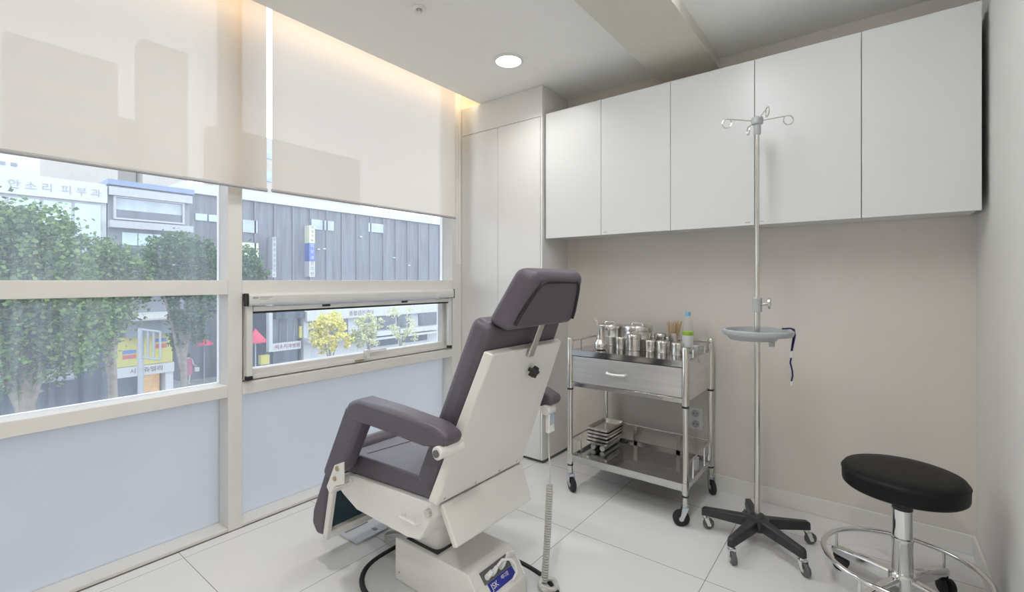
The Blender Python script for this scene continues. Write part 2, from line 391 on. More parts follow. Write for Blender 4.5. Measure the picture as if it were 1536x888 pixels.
# wall cabinets
WY, WZ0, WZ1 = 2.647, 1.534, 2.3816
edges = [.768, 1.1832, 1.6184, 2.0495, 2.4874, 2.878]
wl = ['white wall cabinet next to the tall cupboard', 'second white wall cabinet from the tall cupboard, under the ceiling beam',
      'middle white wall cabinet of five, behind the hooks of the drip stand', 'fourth white wall cabinet, just past the drip stand pole', 'white wall cabinet at the room corner, farthest from the window']
for i in range(5):
    a, b = edges[i], edges[i+1]
    r = thing('wall_cabinet', wl[i], 'cabinet', ((a+b)/2, WY+.15, WZ0), 'wall cabinets')
    O('door', box(BM(), a+.0015, b-.0015, WY, WY+.018, WZ0, WZ1), 'laminate', r, .0012)
    O('carcass', box(BM(), a+.0006, b-.0006, WY+.0185, YB-.002, WZ0+.012, WZ1-.012), 'laminate', r, .001)
    if i in (1, 2, 3):
        k = BM(); x = b-.03 if i == 2 else a+.03
        for q in range(3): box(k, x-.012+q*.008, x-.007+q*.008, WY-.0006, WY, WZ0+.012, WZ0+.018)
        O('sticker', k, 'faintink', r)

# ------------------------------------------------------------------ ceiling fittings
def downlight(x, y, label, DL):
    r = thing('ceiling_downlight', label, 'light', (x, y, HC-.012), 'round ceiling downlights')
    O('trim_ring', lathe(BM(), (x, y, HC), [(.090, 0), (.090, -.004), (.082, -.010), (.076, -.0100), (.076, 0)], 40), 'whiteplastic', r)
    O('diffuser', lathe(BM(), (x, y, HC), [(.0755, 0), (.0755, -.007), (.05, -.0085)], 40), 'lamp', r)
    li = bpy.data.lights.new('downlight_glow', 'AREA'); li.shape = 'DISK'; li.size = .15; li.energy = DL; li.color = (1, .98, .95); li.spread = math.radians(140)
    lo = bpy.data.objects.new('downlight_glow', li); COL.objects.link(lo); lo.parent = r; lo.location = (0, 0, -.004)
downlight(.79, 2.21, 'round lit downlight in the white ceiling above the treatment chair', 2.6)
downlight(.79, .70, 'added round downlight out of view in the ceiling, nearer the viewer than the sprinkler', 4.5)  # out of view, added to supplement the interior light
downlight(2.35, -.4, 'added unseen round downlight in the ceiling behind the viewer', 12.)  # unseen fill lamp, added to brighten the room from behind
bl = thing('ceiling_batten_light', 'white batten light on the ceiling beside the cream beam', 'light', (1.92, 1.40, HC-.062))
O('housing', box(BM(), 1.885, 1.955, .75, 2.04, HC-.045, HC-.034), 'whiteplastic', bl, .003)
for y in (.95, 1.85): O('stem', box(BM(), 1.905, 1.935, y-.03, y+.03, HC-.0335, HC-.0005), 'whiteplastic', bl, .002)
O('diffuser', prism(BM(), [(1.880, HC-.0455), (1.880, HC-.030), (1.884, HC-.030), (1.8845, HC-.046), (1.9555, HC-.046), (1.956, HC-.030), (1.960, HC-.030), (1.960, HC-.0455), (1.948, HC-.062), (1.892, HC-.062)], .76, 2.03), 'lampstrip', bl, .004)
sp = thing('sprinkler_head', 'small white fire sprinkler with dark centre in the ceiling', 'sprinkler', (.777, 1.52, HC-.012))
O('cover_ring', lathe(BM(), (.777, 1.52, HC), [(.034, 0), (.034, -.004), (.026, -.010), (.014, -.010), (.014, -.002)], 32), 'whiteplastic', sp)
O('nozzle', lathe(BM(), (.777, 1.52, HC), [(.011, -.002), (.011, -.012), (.006, -.018), (.010, -.019), (.010, -.021)], 20), 'steel', sp)

# wall socket
so = thing('wall_socket', 'white double wall socket low on the wall behind the trolley', 'socket', (1.669, YB, .335))
O('face_plate', box(BM(), 1.629, 1.709, YB-.010, YB-.0002, .335, .467), 'socket', so, .004)
for z in (.368, .432):
    s_ = O('outlet', lathe(BM(), (1.669, YB-.0101, z), [(.0225, 0), (.0225, -.004), (.019, -.004), (.018, -.001)], 28, 'y'), 'socketface', so)
    for x in (1.660, 1.678): O('pin_hole', cyl(BM(), (x, YB-.0135, z), (x, YB-.0105, z), .003, 8), 'blackplastic', s_)

# ------------------------------------------------------------------ treatment chair
YC = 1.355
ch = thing('treatment_chair', 'purple grey vinyl treatment chair with a cream metal back, facing the window', 'chair', (1.19, YC, 0))
def superell(cx, cy, a, b, n, k=72):
    pts = []
    for i in range(k):
        t = 2*PI*i/k; c, s = math.cos(t), math.sin(t)
        pts.append((cx + a*math.copysign(abs(c)**(2/n), c), cy + b*math.copysign(abs(s)**(2/n), s)))
    return pts
se = superell(1.19, 1.36, .41, .275, 3)
bp = O('base_plate', prism(BM(), se, .0005, .012, 'z'), 'plate', ch)
O('rubber_rim', tube(BM(), [(x, y, .0115) for x, y in superell(1.19, 1.36, .414, .279, 3)], .011, 10, closed=True), 'rubber', bp)
bprof = [(.957, .0125), (.957, .185), (1.362, .185), (1.445, .092), (1.445, .0125)]
pb = O('pedestal_box', prism(BM(), bprof, 1.232, 1.488), 'cream', ch, .006)
O('pedestal_slot', box(BM(), 1.005, 1.19, 1.252, 1.462, .1852, .1866), 'blackplastic', pb)
for x, z in ((.985, .05), (1.34, .05)): O('screw', cyl(BM(), (x, 1.2325, z), (x, 1.229, z), .004, 10), 'steel', pb)
O('column', prism(BM(), superell(1.088, YC, .088, .088, 6, 40), .187, .37, 'z'), 'cream', ch)
# connector plate on the sloping end
sl = Vector((1.445-1.362, 0, .092-.185)); sl.normalize(); nn = Vector((-sl.z, 0, sl.x))
def SL(t, y, h): 
    p = Vector((1.362, 0, .185)) + sl*t + nn*h; return (p.x, y, p.z)
def slab(t0, t1, y0, y1, h0, h1):
    return hexa(BM(), [SL(t0, y0, h0), SL(t1, y0, h0), SL(t1, y1, h0), SL(t0, y1, h0), SL(t0, y0, h1), SL(t1, y0, h1), SL(t1, y1, h1), SL(t0, y1, h1)])
cp = O('connector_plate', slab(.022, .066, 1.283, 1.437, .0003, .004), 'darkgrey', pb)
st = O('blue_label', slab(.067, .104, 1.295, 1.437, .0003, .003), 'blue', pb, label='blue maker label with white letters')
slope_rot = math.atan2(.185-.092, 1.445-1.362)
def face_rot():
    x = Vector((0, 1, 0)); y = -sl; z = x.cross(y); return Matrix((x, y, z)).transposed().to_euler()
text('label_text', 'JSK', 'tag', st, SL(.085, 1.322, .0034), .028, face_rot(), ext=.0003)
text('label_text', '메디칼', 'tag', st, SL(.080, 1.385, .0034), .016, face_rot(), ext=.0003)
pl = BM()
for y in (1.305, 1.335, 1.385):
    tube(pl, [SL(.048, y, .003), SL(.045, y, .022), SL(.038, y+.008, .034)], [.011, .010, .007], 12)
tube(pl, [SL(.038, 1.343, .034), SL(.03, 1.37, .046), SL(.045, 1.405, .05), SL(.07, 1.42, .042), SL(.095, 1.42, .03), SL(.11, 1.40, .012)], .005, 8)
tube(pl, [SL(.038, 1.393, .034), SL(.02, 1.42, .04), SL(.03, 1.45, .036), SL(.07, 1.465, .02), SL(.115, 1.47, .008)], .004, 8)
O('plug', pl, 'whiteplastic', cp)
O('seat_base', prism(BM(), [(.76, .43), (.80, .452), (.867, .462), (1.322, .484), (1.319, .42), (1.267, .338), (1.20, .327), (.893, .333), (.80, .368), (.752, .393)], 1.092, 1.618), 'cream', ch, .006)
ly = BM(); tube(ly, [(1.19, 1.092, .405), (1.19, 1.072, .405), (1.275, 1.072, .405), (1.275, 1.092, .405)], .007, 8)
O('lever', ly, 'cream', ch)
sc_ = BM(); cyl(sc_, (1.318, 1.093, .452), (1.318, 1.080, .452), .014, 16); O('pivot_bolt', sc_, 'steel', ch)
# seat
O('seat', prism(BM(), [(.80, .456), (.775, .49), (.785, .53), (.84, .545), (1.22, .553), (1.30, .545), (1.325, .50), (1.31, .486)], 1.108, 1.604), 'vinyl', ch, .02, 4)
sm = BM(); tube(sm, [(.90, 1.14, .5455), (.93, 1.36, .5465), (.92, 1.58, .5455)], .003, 6)
O('seat_seam', sm, 'vinyl', ch)
O('knee_roll', tube(BM(), [(.735, 1.112, .505), (.735, 1.12, .505), (.735, 1.60, .505), (.735, 1.608, .505)], [.030, .050, .050, .030], 24), 'vinyl', ch)
# leg rest
lr = O('leg_rest', prism(BM(), [(.672, .452), (.708, .425), (.652, .148), (.60, .136), (.556, .178), (.565, .24)], 1.088, 1.622), 'vinyl', ch, .02, 4)
e0 = Vector((.712, 0, .40)); e1 = Vector((.654, 0, .146)); ed = (e1-e0).normalized(); en = Vector((-ed.z, 0, ed.x))
def LR(t, y, h): p = e0 + ed*t + en*h; return (p.x, y, p.z)
def lslab(bm, t0, t1, y0, y1, h0, h1):
    return hexa(bm, [LR(t0, y0, h0), LR(t1, y0, h0), LR(t1, y1, h0), LR(t0, y1, h0), LR(t0, y0, h1), LR(t1, y0, h1), LR(t1, y1, h1), LR(t0, y1, h1)])
f_ = BM(); lslab(f_, 0, .26, 1.086, 1.106, 0, .030); lslab(f_, 0, .26, 1.604, 1.624, 0, .030); lslab(f_, .225, .26, 1.106, 1.604, 0, .030)
O('leg_rest_frame', f_, 'cream', ch, .003)
O('leg_rest_backing', lslab(BM(), 0, .225, 1.107, 1.603, .0, .006), 'teal', ch)
# back rest
B0 = Vector((1.337, 0, .474)); B1 = Vector((1.560, 0, 1.010)); bu = (B1-B0).normalized(); bn = Vector((-bu.z, 0, bu.x)); BLn = (B1-B0).length
def BK(t, y, h): p = B0 + bu*t + bn*h; return (p.x, y, p.z)
def bslab(bm, t0, t1, w0, w1, h0, h1, win=0.):
    return hexa(bm, [BK(t0, YC-w0+win, h0), BK(t1, YC-w1+win, h0), BK(t1, YC+w1-win, h0), BK(t0, YC+w0-win, h0), BK(t0, YC-w0, h1), BK(t1, YC-w1, h1), BK(t1, YC+w1, h1), BK(t0, YC+w0, h1)])
bpn = O('back_panel', bslab(BM(), 0, BLn, .262, .222, 0, .032, .012), 'cream', ch, .006)
for y in (1.14, 1.30, 1.44, 1.56): O('screw', cyl(BM(), BK(.018, y, .001), BK(.018, y, -.003), .005, 10), 'steel', bpn)
O('backrest', bslab(BM(), .015, BLn+.085, .258, .222, .0325, .125), 'vinyl', ch, .032, 5)
kn = BM()
kc = Vector(BK(.487, 1.395, 0))
lob = []
for i in range(40):
    a = 2*PI*i/40; r = .019 + .004*math.cos(5*a); lob.append((r*math.cos(a), r*math.sin(a)))
va, vb = Vector((0, 1, 0)), bu
A = [kn.verts.new(kc + va*u + vb*w - bn*.014) for u, w in lob]; Bv = [kn.verts.new(kc + va*u + vb*w - bn*.034) for u, w in lob]
kn.faces.new(A); kn.faces.new(Bv[::-1])
for i in range(40): kn.faces.new([A[i], Bv[i], Bv[(i+1) % 40], A[(i+1) % 40]])
bmesh.ops.recalc_face_normals(kn, faces=kn.faces[:])
cyl(kn, kc, kc - bn*.014, .008, 12)
O('knob', kn, 'blackplastic', ch, .003, label='black star knob')
# head rest
hp = []
fb, ft = Vector((1.517, 0, 1.112)), Vector((1.630, 0, 1.300)); rb, rt = Vector((1.612, 0, 1.082)), Vector((1.700, 0, 1.268))
pts8 = []
for p, w in ((fb, .205), (ft, .185), (rt, .150), (rb, .205)):
    pts8.append((p, w))
hb_ = hexa(BM(), [(fb.x, YC-.205, fb.z), (ft.x, YC-.178, ft.z), (ft.x, YC+.178, ft.z), (fb.x, YC+.205, fb.z), (rb.x, YC-.205, rb.z), (rt.x, YC-.148, rt.z), (rt.x, YC+.148, rt.z), (rb.x, YC+.205, rb.z)])
hr = O('headrest', hb_, 'vinyl', ch, .03, 5)
hu = (rt-rb).normalized(); hn = Vector((hu.z, 0, -hu.x))
def HR(t, y, h=.002): p = rb + hu*t + hn*h; return (p.x, y, p.z)
pp = BM()
path = [HR(.028, YC-.178), HR(.06, YC-.172), HR(.11, YC-.152), HR(.15, YC-.134), HR(.172, YC-.118), HR(.180, YC-.095), HR(.181, YC), HR(.180, YC+.095), HR(.172, YC+.118), HR(.15, YC+.134), HR(.11, YC+.152), HR(.06, YC+.172), HR(.028, YC+.178)]
tube(pp, path, .0055, 8); O('headrest_piping', pp, 'piping', hr, label='black seam around the headrest back')
O('headrest_bar', hexa(BM(), [BK(BLn-.03, YC-.018, -.004), BK(BLn+.12, YC-.018, -.004), BK(BLn+.12, YC+.016, -.004), BK(BLn-.03, YC+.016, -.004), BK(BLn-.03, YC-.018, -.014), BK(BLn+.12, YC-.018, -.014), BK(BLn+.12, YC+.016, -.014), BK(BLn-.03, YC+.016, -.014)]), 'steel', ch, .002)
# lower skirt
S0 = Vector((1.335, 0, .470)); S1 = Vector((1.410, 0, .342)); sd = (S1-S0).normalized(); sn = Vector((sd.z, 0, -sd.x))
def SK(t, y, h): p = S0 + sd*t + sn*h; return (p.x, y, p.z)
sk = BM(); L = (S1-S0).length
hexa(sk, [SK(0, YC-.220, 0), SK(L, YC-.222, 0), SK(L, YC+.222, 0), SK(0, YC+.255, 0), SK(0, YC-.213, .03), SK(L, YC-.215, .03), SK(L, YC+.215, .03), SK(0, YC+.248, .03)])
O('lower_skirt', sk, 'cream', ch, .008)
# arm rests
def arm(y0, y1, yin, ypiv0, ypiv1):
    O('arm_pad', prism(BM(), [(.932, .752), (.955, .790), (1.02, .812), (1.21, .806), (1.43, .790), (1.487, .765), (1.478, .730), (1.37, .710), (1.13, .720), (.98, .724)], y0-.004, y1), 'vinyl', ch, .037, 6)
    po = O('arm_post', prism(BM(), [(.926, .772), (1.035, .742), (.905, .515), (.80, .452), (.762, .475)], y0+.004, y1-.004), 'vinyl', ch, .018, 4)
    s = 1 if y0 < YC else -1
    f0 = y0+.003 if s > 0 else y1-.003
    br = BM(); prism(br, [(.925, .556), (.862, .528), (.806, .43), (.83, .405), (.868, .448), (.925, .47)], f0-.004*s, f0+.002*s)
    prism(br, [(.806, .43), (.83, .405), (.868, .440), (.845, .462)], f0+.002*s, yin)
    bk = O('arm_bracket', br, 'cream', ch, .002)
    for x, z in ((.885, .522), (.868, .478)): O('bolt', cyl(BM(), (x, f0-.004*s, z), (x, f0-.010*s, z), .009, 14), 'brass', bk)
    pv = BM(); cyl(pv, (1.453, ypiv0, .712), (1.453, ypiv1, .712), .021, 24); box(pv, 1.436, 1.47, min(ypiv0, y0+.03)+.02, ypiv1, .716, .738) if s > 0 else None
    p_ = O('arm_pivot', pv, 'cream', ch, .002)
    bo = BM(); cyl(bo, (1.453, ypiv0-.001*s, .712), (1.453, ypiv0-.006*s, .712), .012, 16); O('bolt', bo, 'darkgrey', p_)
arm(1.015, 1.091, 1.0915, 1.0, 1.105)
arm(1.619, 1.695, 1.6185, 1.66, 1.605)
# hand control and coiled cable
rc = O('hand_control', box(BM(), 1.440, 1.460, 1.628, 1.672, .610, .752), 'whiteplastic', ch, .005)
O('key_panel', box(BM(), 1.4601, 1.4612, 1.634, 1.666, .645, .745), 'lcd', rc)
O('key', box(BM(), 1.4613, 1.4622, 1.640, 1.660, .70, .735), 'lcdblue', rc)
cc = BM()
tube(cc, [(1.450, 1.640, .612), (1.455, 1.632, .55), (1.470, 1.622, .45), (1.468, 1.618, .405)], .0035, 8)
pts = []
for i in range(38*10+1):
    t = i/380; a = 2*PI*38*t
    cx = 1.468 - .006*t; cyy = 1.618 - .03*t + .006*math.sin(3*t); z = .405 - .385*t
    pts.append((cx + .011*math.cos(a), cyy + .011*math.sin(a), z))
tube(cc, pts, .0042, 6)
pts = []
for i in range(60):
    a = 2*PI*i/30; R = .034 + .004*math.sin(i*.9)
    pts.append((1.490 + R*math.cos(a), 1.575 + R*math.sin(a), .014 + .008*math.sin(a*.5)**2 + .0006*i/60*20))
tube(cc, pts, .009, 8)
O('coiled_cable', cc, 'cable', ch)
gl = BM(); pts = []
for i in range(50):
    a = 2*PI*i/49*1.6
    pts.append((.735 + .085*math.cos(a), 1.43 + .05*math.sin(a), .006 + .012*(i/49)))
tube(gl, pts + [(.80, 1.47, .015), (.90, 1.45, .03), (.955, 1.42, .05)], .0042, 8)
O('foot_cable', gl, 'cable', ch)
fp = thing('floor_hatch_plate', 'thin grey metal floor plate with a slot under the footrest', 'floor plate', (.52, 1.385, 0))
O('plate', box(BM(), .445, .60, 1.288, 1.475, .0003, .009), 'floorplate', fp, .002)
O('slot', box(BM(), .47, .478, 1.31, 1.44, .0091, .0098), 'darkgrey', fp)
O('slot', box(BM(), .545, .575, 1.41, 1.43, .0091, .0098), 'faintink', fp)

# ------------------------------------------------------------------ casters
def caster(parent, x, y, top, r, w, ang, fork, wheelmat, trail=.018):
    ca, sa = math.cos(ang), math.sin(ang); cx, cy = x - trail*ca, y - trail*sa
    px, py = -sa, ca
    bm = BM(); cyl(bm, (x, y, top-.012), (x, y, top), r*.36, 16)
    for s in (-1, 1):
        o = w/2 + .004
        q = [(x + ca*r*.35, y + sa*r*.35, top-.012), (x - ca*r*.45, y - sa*r*.45, top-.012), (cx - ca*.008, cy - sa*.008, r-.008), (cx + ca*.008, cy + sa*.008, r-.008)]
        v0 = [bm.verts.new((a + px*o*s, b + py*o*s, c)) for a, b, c in q]; v1 = [bm.verts.new((a + px*(o+.003)*s, b + py*(o+.003)*s, c)) for a, b, c in q]
        bm.faces.new(v0); bm.faces.new(v1[::-1])
        for i in range(4): bm.faces.new([v0[i], v1[i], v1[(i+1) % 4], v0[(i+1) % 4]])
    hexa(bm, [(x + ca*r*.35 + px*s*(w/2+.007), y + sa*r*.35 + py*s*(w/2+.007), zz) if k == 0 else (x - ca*r*.45 + px*s*(w/2+.007), y - sa*r*.45 + py*s*(w/2+.007), zz) for zz in (top-.015, top-.011) for k, s in ((0, -1), (1, -1), (1, 1), (0, 1))])
    bmesh.ops.recalc_face_normals(bm, faces=bm.faces[:])
    c = O('caster', bm, fork, parent)
    wb = BM(); prof = [(.2*r, -w/2), (.86*r, -w/2), (r, -w/2+.004), (r, w/2-.004), (.86*r, w/2), (.2*r, w/2)]
    lathe(wb, (0, 0, 0), prof, 28, 'y')
    bmesh.ops.rotate(wb, verts=wb.verts[:], cent=(0, 0, 0), matrix=Matrix.Rotation(ang, 3, 'Z')); bmesh.ops.translate(wb, verts=wb.verts[:], vec=(cx, cy, r))
    hub = BM(); lathe(hub, (0, 0, 0), [(.3*r, -w/2-.005), (.3*r, w/2+.005)], 14, 'y')
    bmesh.ops.rotate(hub, verts=hub.verts[:], cent=(0, 0, 0), matrix=Matrix.Rotation(ang, 3, 'Z')); bmesh.ops.translate(hub, verts=hub.verts[:], vec=(cx, cy, r))
    O('wheel', wb, wheelmat, c); O('axle', hub, fork, c)
    return c

# ------------------------------------------------------------------ steel trolley
tr = thing('instrument_trolley', 'stainless steel instrument trolley with one drawer and two shelves', 'trolley', (1.4375, 2.6475, 0))
TX0, TX1, TY0, TY1 = 1.10, 1.775, 2.412, 2.885
for x, y, a in ((TX0, TY0, 2.6), (TX1, TY0, .5), (TX1, TY1, 2.2), (TX0, TY1, 1.4)):
    b = BM(); cyl(b, (x, y, .11), (x, y, .61), .0145, 20); lathe(b, (x, y, 0), [(.0168, .6105), (.0168, .90), (.0125, .908)], 20)
    lathe(b, (x, y, 0), [(.0175, .165), (.0175, .22)], 20)
    l = O('leg', b, 'steel', tr)
    O('collar', lathe(BM(), (x, y, 0), [(.0182, .600), (.0182, .6095)], 20), 'blackplastic', l); O('collar', lathe(BM(), (x, y, 0), [(.0172, .148), (.0172, .155)], 20), 'blackplastic', l)
    caster(tr, x, y, .112, .041, .024, a, 'zinc', 'rubber', .022)
ts = BM(); box(ts, TX0+.004, TX1-.004, TY0+.004, TY1-.004, .832, .838); box(ts, TX0+.012, TX1-.012, TY0-.006, TY0+.002, .806, .838)
O('top_shelf', ts, 'mirrorsteel', tr)
hs = BM(); box(hs, TX0+.002, TX0+.006, TY0+.016, TY1-.016, .622, .832); box(hs, TX1-.006, TX1-.002, TY0+.016, TY1-.016, .622, .832); box(hs, TX0+.006, TX1-.006, TY1-.012, TY1-.008, .622, .832)
O('drawer_housing', hs, 'steelbrush', tr)
dr = O('drawer', box(BM(), TX0+.018, TX1-.018, TY0-.004, TY1-.03, .650, .801), 'steelbrush', tr, .002)
dh = BM(); tube(dh, [(1.345, TY0-.004, .728), (1.348, TY0-.022, .727), (1.38, TY0-.027, .725), (1.42, TY0-.027, .725), (1.452, TY0-.022, .727), (1.455, TY0-.004, .728)], [.008, .008, .007, .007, .008, .008], 10)
O('handle', dh, 'whiteplastic', dr, label='pale drawer pull')
O('lower_frame', box(BM(), TX0+.012, TX1-.012, TY0-.006, TY0+.012, .622, .646), 'mirrorsteel', tr, .002)
ls = BM(); box(ls, TX0+.004, TX1-.004, TY0+.002, TY1-.002, .186, .190)
box(ls, TX0+.012, TX1-.012, TY0-.006, TY0+.002, .174, .212); box(ls, TX0-.004, TX0+.002, TY0+.016, TY1-.016, .174, .205); box(ls, TX1-.002, TX1+.004, TY0+.016, TY1-.016, .174, .205); box(ls, TX0+.012, TX1-.012, TY1-.002, TY1+.004, .174, .205)
O('lower_shelf', ls, 'mirrorsteel', tr)
def guard(z, zb, name):
    b = BM(); tube(b, [(TX0, TY0, z), (TX0, TY1, z), (TX1, TY1, z), (TX1, TY0, z)], .0055, 10)
    for p in ((TX0, TY0+.13), (TX0, TY1-.13), (TX1, TY0+.13), (TX1, TY1-.13)): cyl(b, (p[0], p[1], zb), (p[0], p[1], z), .0045, 8)
    for x in (TX0+.21, TX1-.19): box(b, x-.012, x+.012, TY1-.002, TY1+.001, zb, z)
    O(name, b, 'steel', tr)
guard(.888, .838, 'top_guard_rail'); guard(.305, .19, 'lower_guard_rail')
hk = BM(); box(hk, TX1-.012, TX1+.02, 2.55, 2.60, .872, .900); tube(hk, [(TX1+.012, 2.575, .872), (TX1+.014, 2.575, .83), (TX1+.018, 2.58, .812), (TX1+.02, 2.6, .815)], .004, 8)
O('rail_clamp', hk, 'greyplastic', tr, .002)
h2 = BM(); box(h2, TX1-.01, TX1+.014, 2.56, 2.60, .235, .30); O('lower_clamp', h2, 'greyplastic', tr, .003)

TZ = .8385
def drum(x, y, r, h, label):
    t = thing('dressing_drum', label, 'canister', (x, y, TZ), 'large steel dressing drums')
    O('body', lathe(BM(), (x, y, TZ), [(r*.96, 0), (r, .004), (r, h*.36), (r*1.02, h*.38), (r*1.02, h*.44), (r, h*.46), (r, h*.74)], 40), 'steel', t)
    O('lid', lathe(BM(), (x, y, TZ), [(r*1.03, h*.742), (r*1.04, h*.76), (r*1.04, h*.93), (r*.98, h*.985), (r*.80, h), (r*.2, h*1.01)], 40), 'steel', t)
    q = BM(); tube(q, [(x-.035, y, TZ+h), (x-.03, y, TZ+h+.013), (x+.03, y, TZ+h+.013), (x+.035, y, TZ+h)], .003, 8); O('lid_handle', q, 'chrome', t)
    for a in (-2.2, -1.2):
      q = BM(); box(q, x + r*1.04*math.cos(a)-.006, x + r*1.04*math.cos(a)+.006, y + r*1.04*math.sin(a)-.005, y + r*1.04*math.sin(a)+.003, TZ+h*.5, TZ+h*.9)
      O('latch', q, 'chrome', t)
drum(1.193, 2.755, .079, .132, 'large steel drum behind the forceps bottle')
drum(1.379, 2.75, .088, .136, 'large steel drum behind the tallest lidded canister')
def jar(x, y, r, h, label):
    t = thing('steel_canister', label, 'canister', (x, y, TZ), 'small steel canisters')
    O('body', lathe(BM(), (x, y, TZ), [(r*.94, 0), (r, .003), (r, h*.72)], 32), 'steel', t)
    l = O('lid', lathe(BM(), (x, y, TZ), [(r*1.04, h*.722), (r*1.05, h*.74), (r*1.05, h*.90), (r*.98, h*.955), (r*.88, h*.985), (r*.5, h*1.0)], 32), 'steel', t)
jar(1.322, 2.634, .0295, .070, 'small lidded steel canister next to the forceps bottle')
jar(1.418, 2.605, .041, .098, 'tallest lidded steel canister, in front of the drum')
jar(1.505, 2.635, .033, .068, 'small steel canister just past the tallest canister')
jar(1.580, 2.635, .036, .068, 'small steel canister in front of the stick cup')
jar(1.678, 2.592, .033, .070, 'small steel canister beside the trolley corner post')
jar(1.508, 2.79, .035, .092, 'lidded steel canister in the rear row beside the large drum')
fl = thing('forceps_bottle', 'round bellied steel bottle with forceps standing in its neck', 'bottle', (1.252, 2.508, TZ))
O('body', lathe(BM(), (1.252, 2.508, TZ), [(.026, 0), (.034, .006), (.040, .022), (.037, .040), (.026, .054), (.022, .064), (.022, .130), (.027, .138), (.025, .139)], 32), 'steel', fl)
q = BM(); tube(q, [(1.246, 2.508, TZ+.06), (1.222, 2.508, TZ+.172)], .0022, 6); tube(q, [(1.252, 2.508, TZ+.06), (1.227, 2.512, TZ+.172)], .0022, 6); ring(q, (1.222, 2.510, TZ+.178), .007, .002, 16, 6, 'xz')
O('forceps', q, 'steel', fl)
cu = tag(thing('stick_cup', 'steel cup holding bundled wooden sticks', 'cup', (1.583, 2.80, TZ)), 'steel cup holding wooden sticks at the back of the trolley', 'cup')
O('cup', lathe(BM(), (1.583, 2.80, TZ), [(.024, 0), (.027, .003), (.027, .095), (.0245, .095), (.0235, .006)], 32), 'steel', cu)
random.seed(11)
stick0 = None
for i in range(26):
    a = random.uniform(0, 2*PI); r = .018*math.sqrt(random.random())
    b0 = Vector((1.583 + r*.75*math.cos(a), 2.80 + r*.75*math.sin(a), TZ+.010)); 
    b1 = Vector((1.583 + r*2.6*math.cos(a)+.003, 2.80 + r*2.6*math.sin(a), TZ+.160+random.uniform(-.008, .010)))
    s = O('wooden_stick', tube(BM(), [b0, b1], .0029, 6), 'wood')
    tag(s, 'thin bare wooden stick standing in the steel cup', 'stick', 'wooden sticks in the steel cup')
bo = thing('plastic_bottle', 'clear plastic bottle with blue cap and green label on the trolley', 'bottle', (1.664, 2.815, TZ))
O('bottle_body', lathe(BM(), (1.664, 2.815, TZ), [(.028, 0), (.031, .004), (.031, .125), (.029, .150), (.016, .182), (.013, .188), (.013, .200)], 32), 'pet', bo)
O('cap', lathe(BM(), (1.664, 2.815, TZ), [(.0155, .2005), (.0155, .222), (.013, .225)], 24), 'bluecap', bo)
lb = O('label', lathe(BM(), (1.664, 2.815, TZ), [(.0315, .020), (.0317, .022), (.0317, .085), (.0315, .087)], 32), 'petpaper', bo)
gq = BM(); lathe(gq, (1.664, 2.815, TZ), [(.0319, .088), (.0321, .089), (.0321, .110), (.0319, .111)], 32); O('green_band', gq, 'green', lb)

# trays on the lower shelf
SZ = .1905
for x, y0, y1, lab in ((1.142, 2.618, 2.84, 'white gauze roll under the tray stack, nearer the corner post'), (1.205, 2.618, 2.84, 'white gauze roll under the tray stack, nearer the shelf middle')):
    q = BM(); lathe(q, (x, y0, SZ+.0172), [(.006, 0), (.0165, .001), (.0165, y1-y0-.001), (.006, y1-y0)], 24, 'y'); r = O('gauze_roll', q, 'whiteplastic'); tag(r, lab, 'roll', 'gauze rolls')
tl = ['topmost steel tray of the stack on the lower shelf', 'second steel tray from the top of the stack', 'middle steel tray of the stack of five', 'second steel tray from the bottom of the stack', 'bottom steel tray of the stack, resting on the rolls']
def traybm(cx, cy, z, lx, ly):
    b = BM()
    def loop(hx, hy, zz, rr=.018, k=5):
        v = []
        for sx, sy, a0 in ((1, 1, 0), (-1, 1, PI/2), (-1, -1, PI), (1, -1, 3*PI/2)):
            for i in range(k+1):
                a = a0 + PI/2*i/k; v.append(b.verts.new((cx + sx*(hx-rr) + rr*math.cos(a), cy + sy*(hy-rr) + rr*math.sin(a), zz)))
        return v
    Ls = [loop(lx-.014, ly-.014, z), loop(lx-.008, ly-.008, z+.006), loop(lx, ly, z+.0065), loop(lx, ly, z+.019), loop(lx-.006, ly-.006, z+.019), loop(lx-.012, ly-.012, z+.004)]
    b.faces.new(Ls[0][::-1]); b.faces.new(Ls[-1])
    for A_, B_ in zip(Ls, Ls[1:]):
        n = len(A_)
        for i in range(n): b.faces.new([A_[i], A_[(i+1) % n], B_[(i+1) % n], B_[i]])
    bmesh.ops.recalc_face_normals(b, faces=b.faces[:]); return b
for k in range(5):
    t = O('steel_tray', traybm(1.170 + (.004 if k % 2 else 0), 2.742 - .004*k, SZ+.0345 + (4-k)*.0205, .073, .125), 'steel')
    tag(t, tl[k], 'tray', 'stacked steel trays')

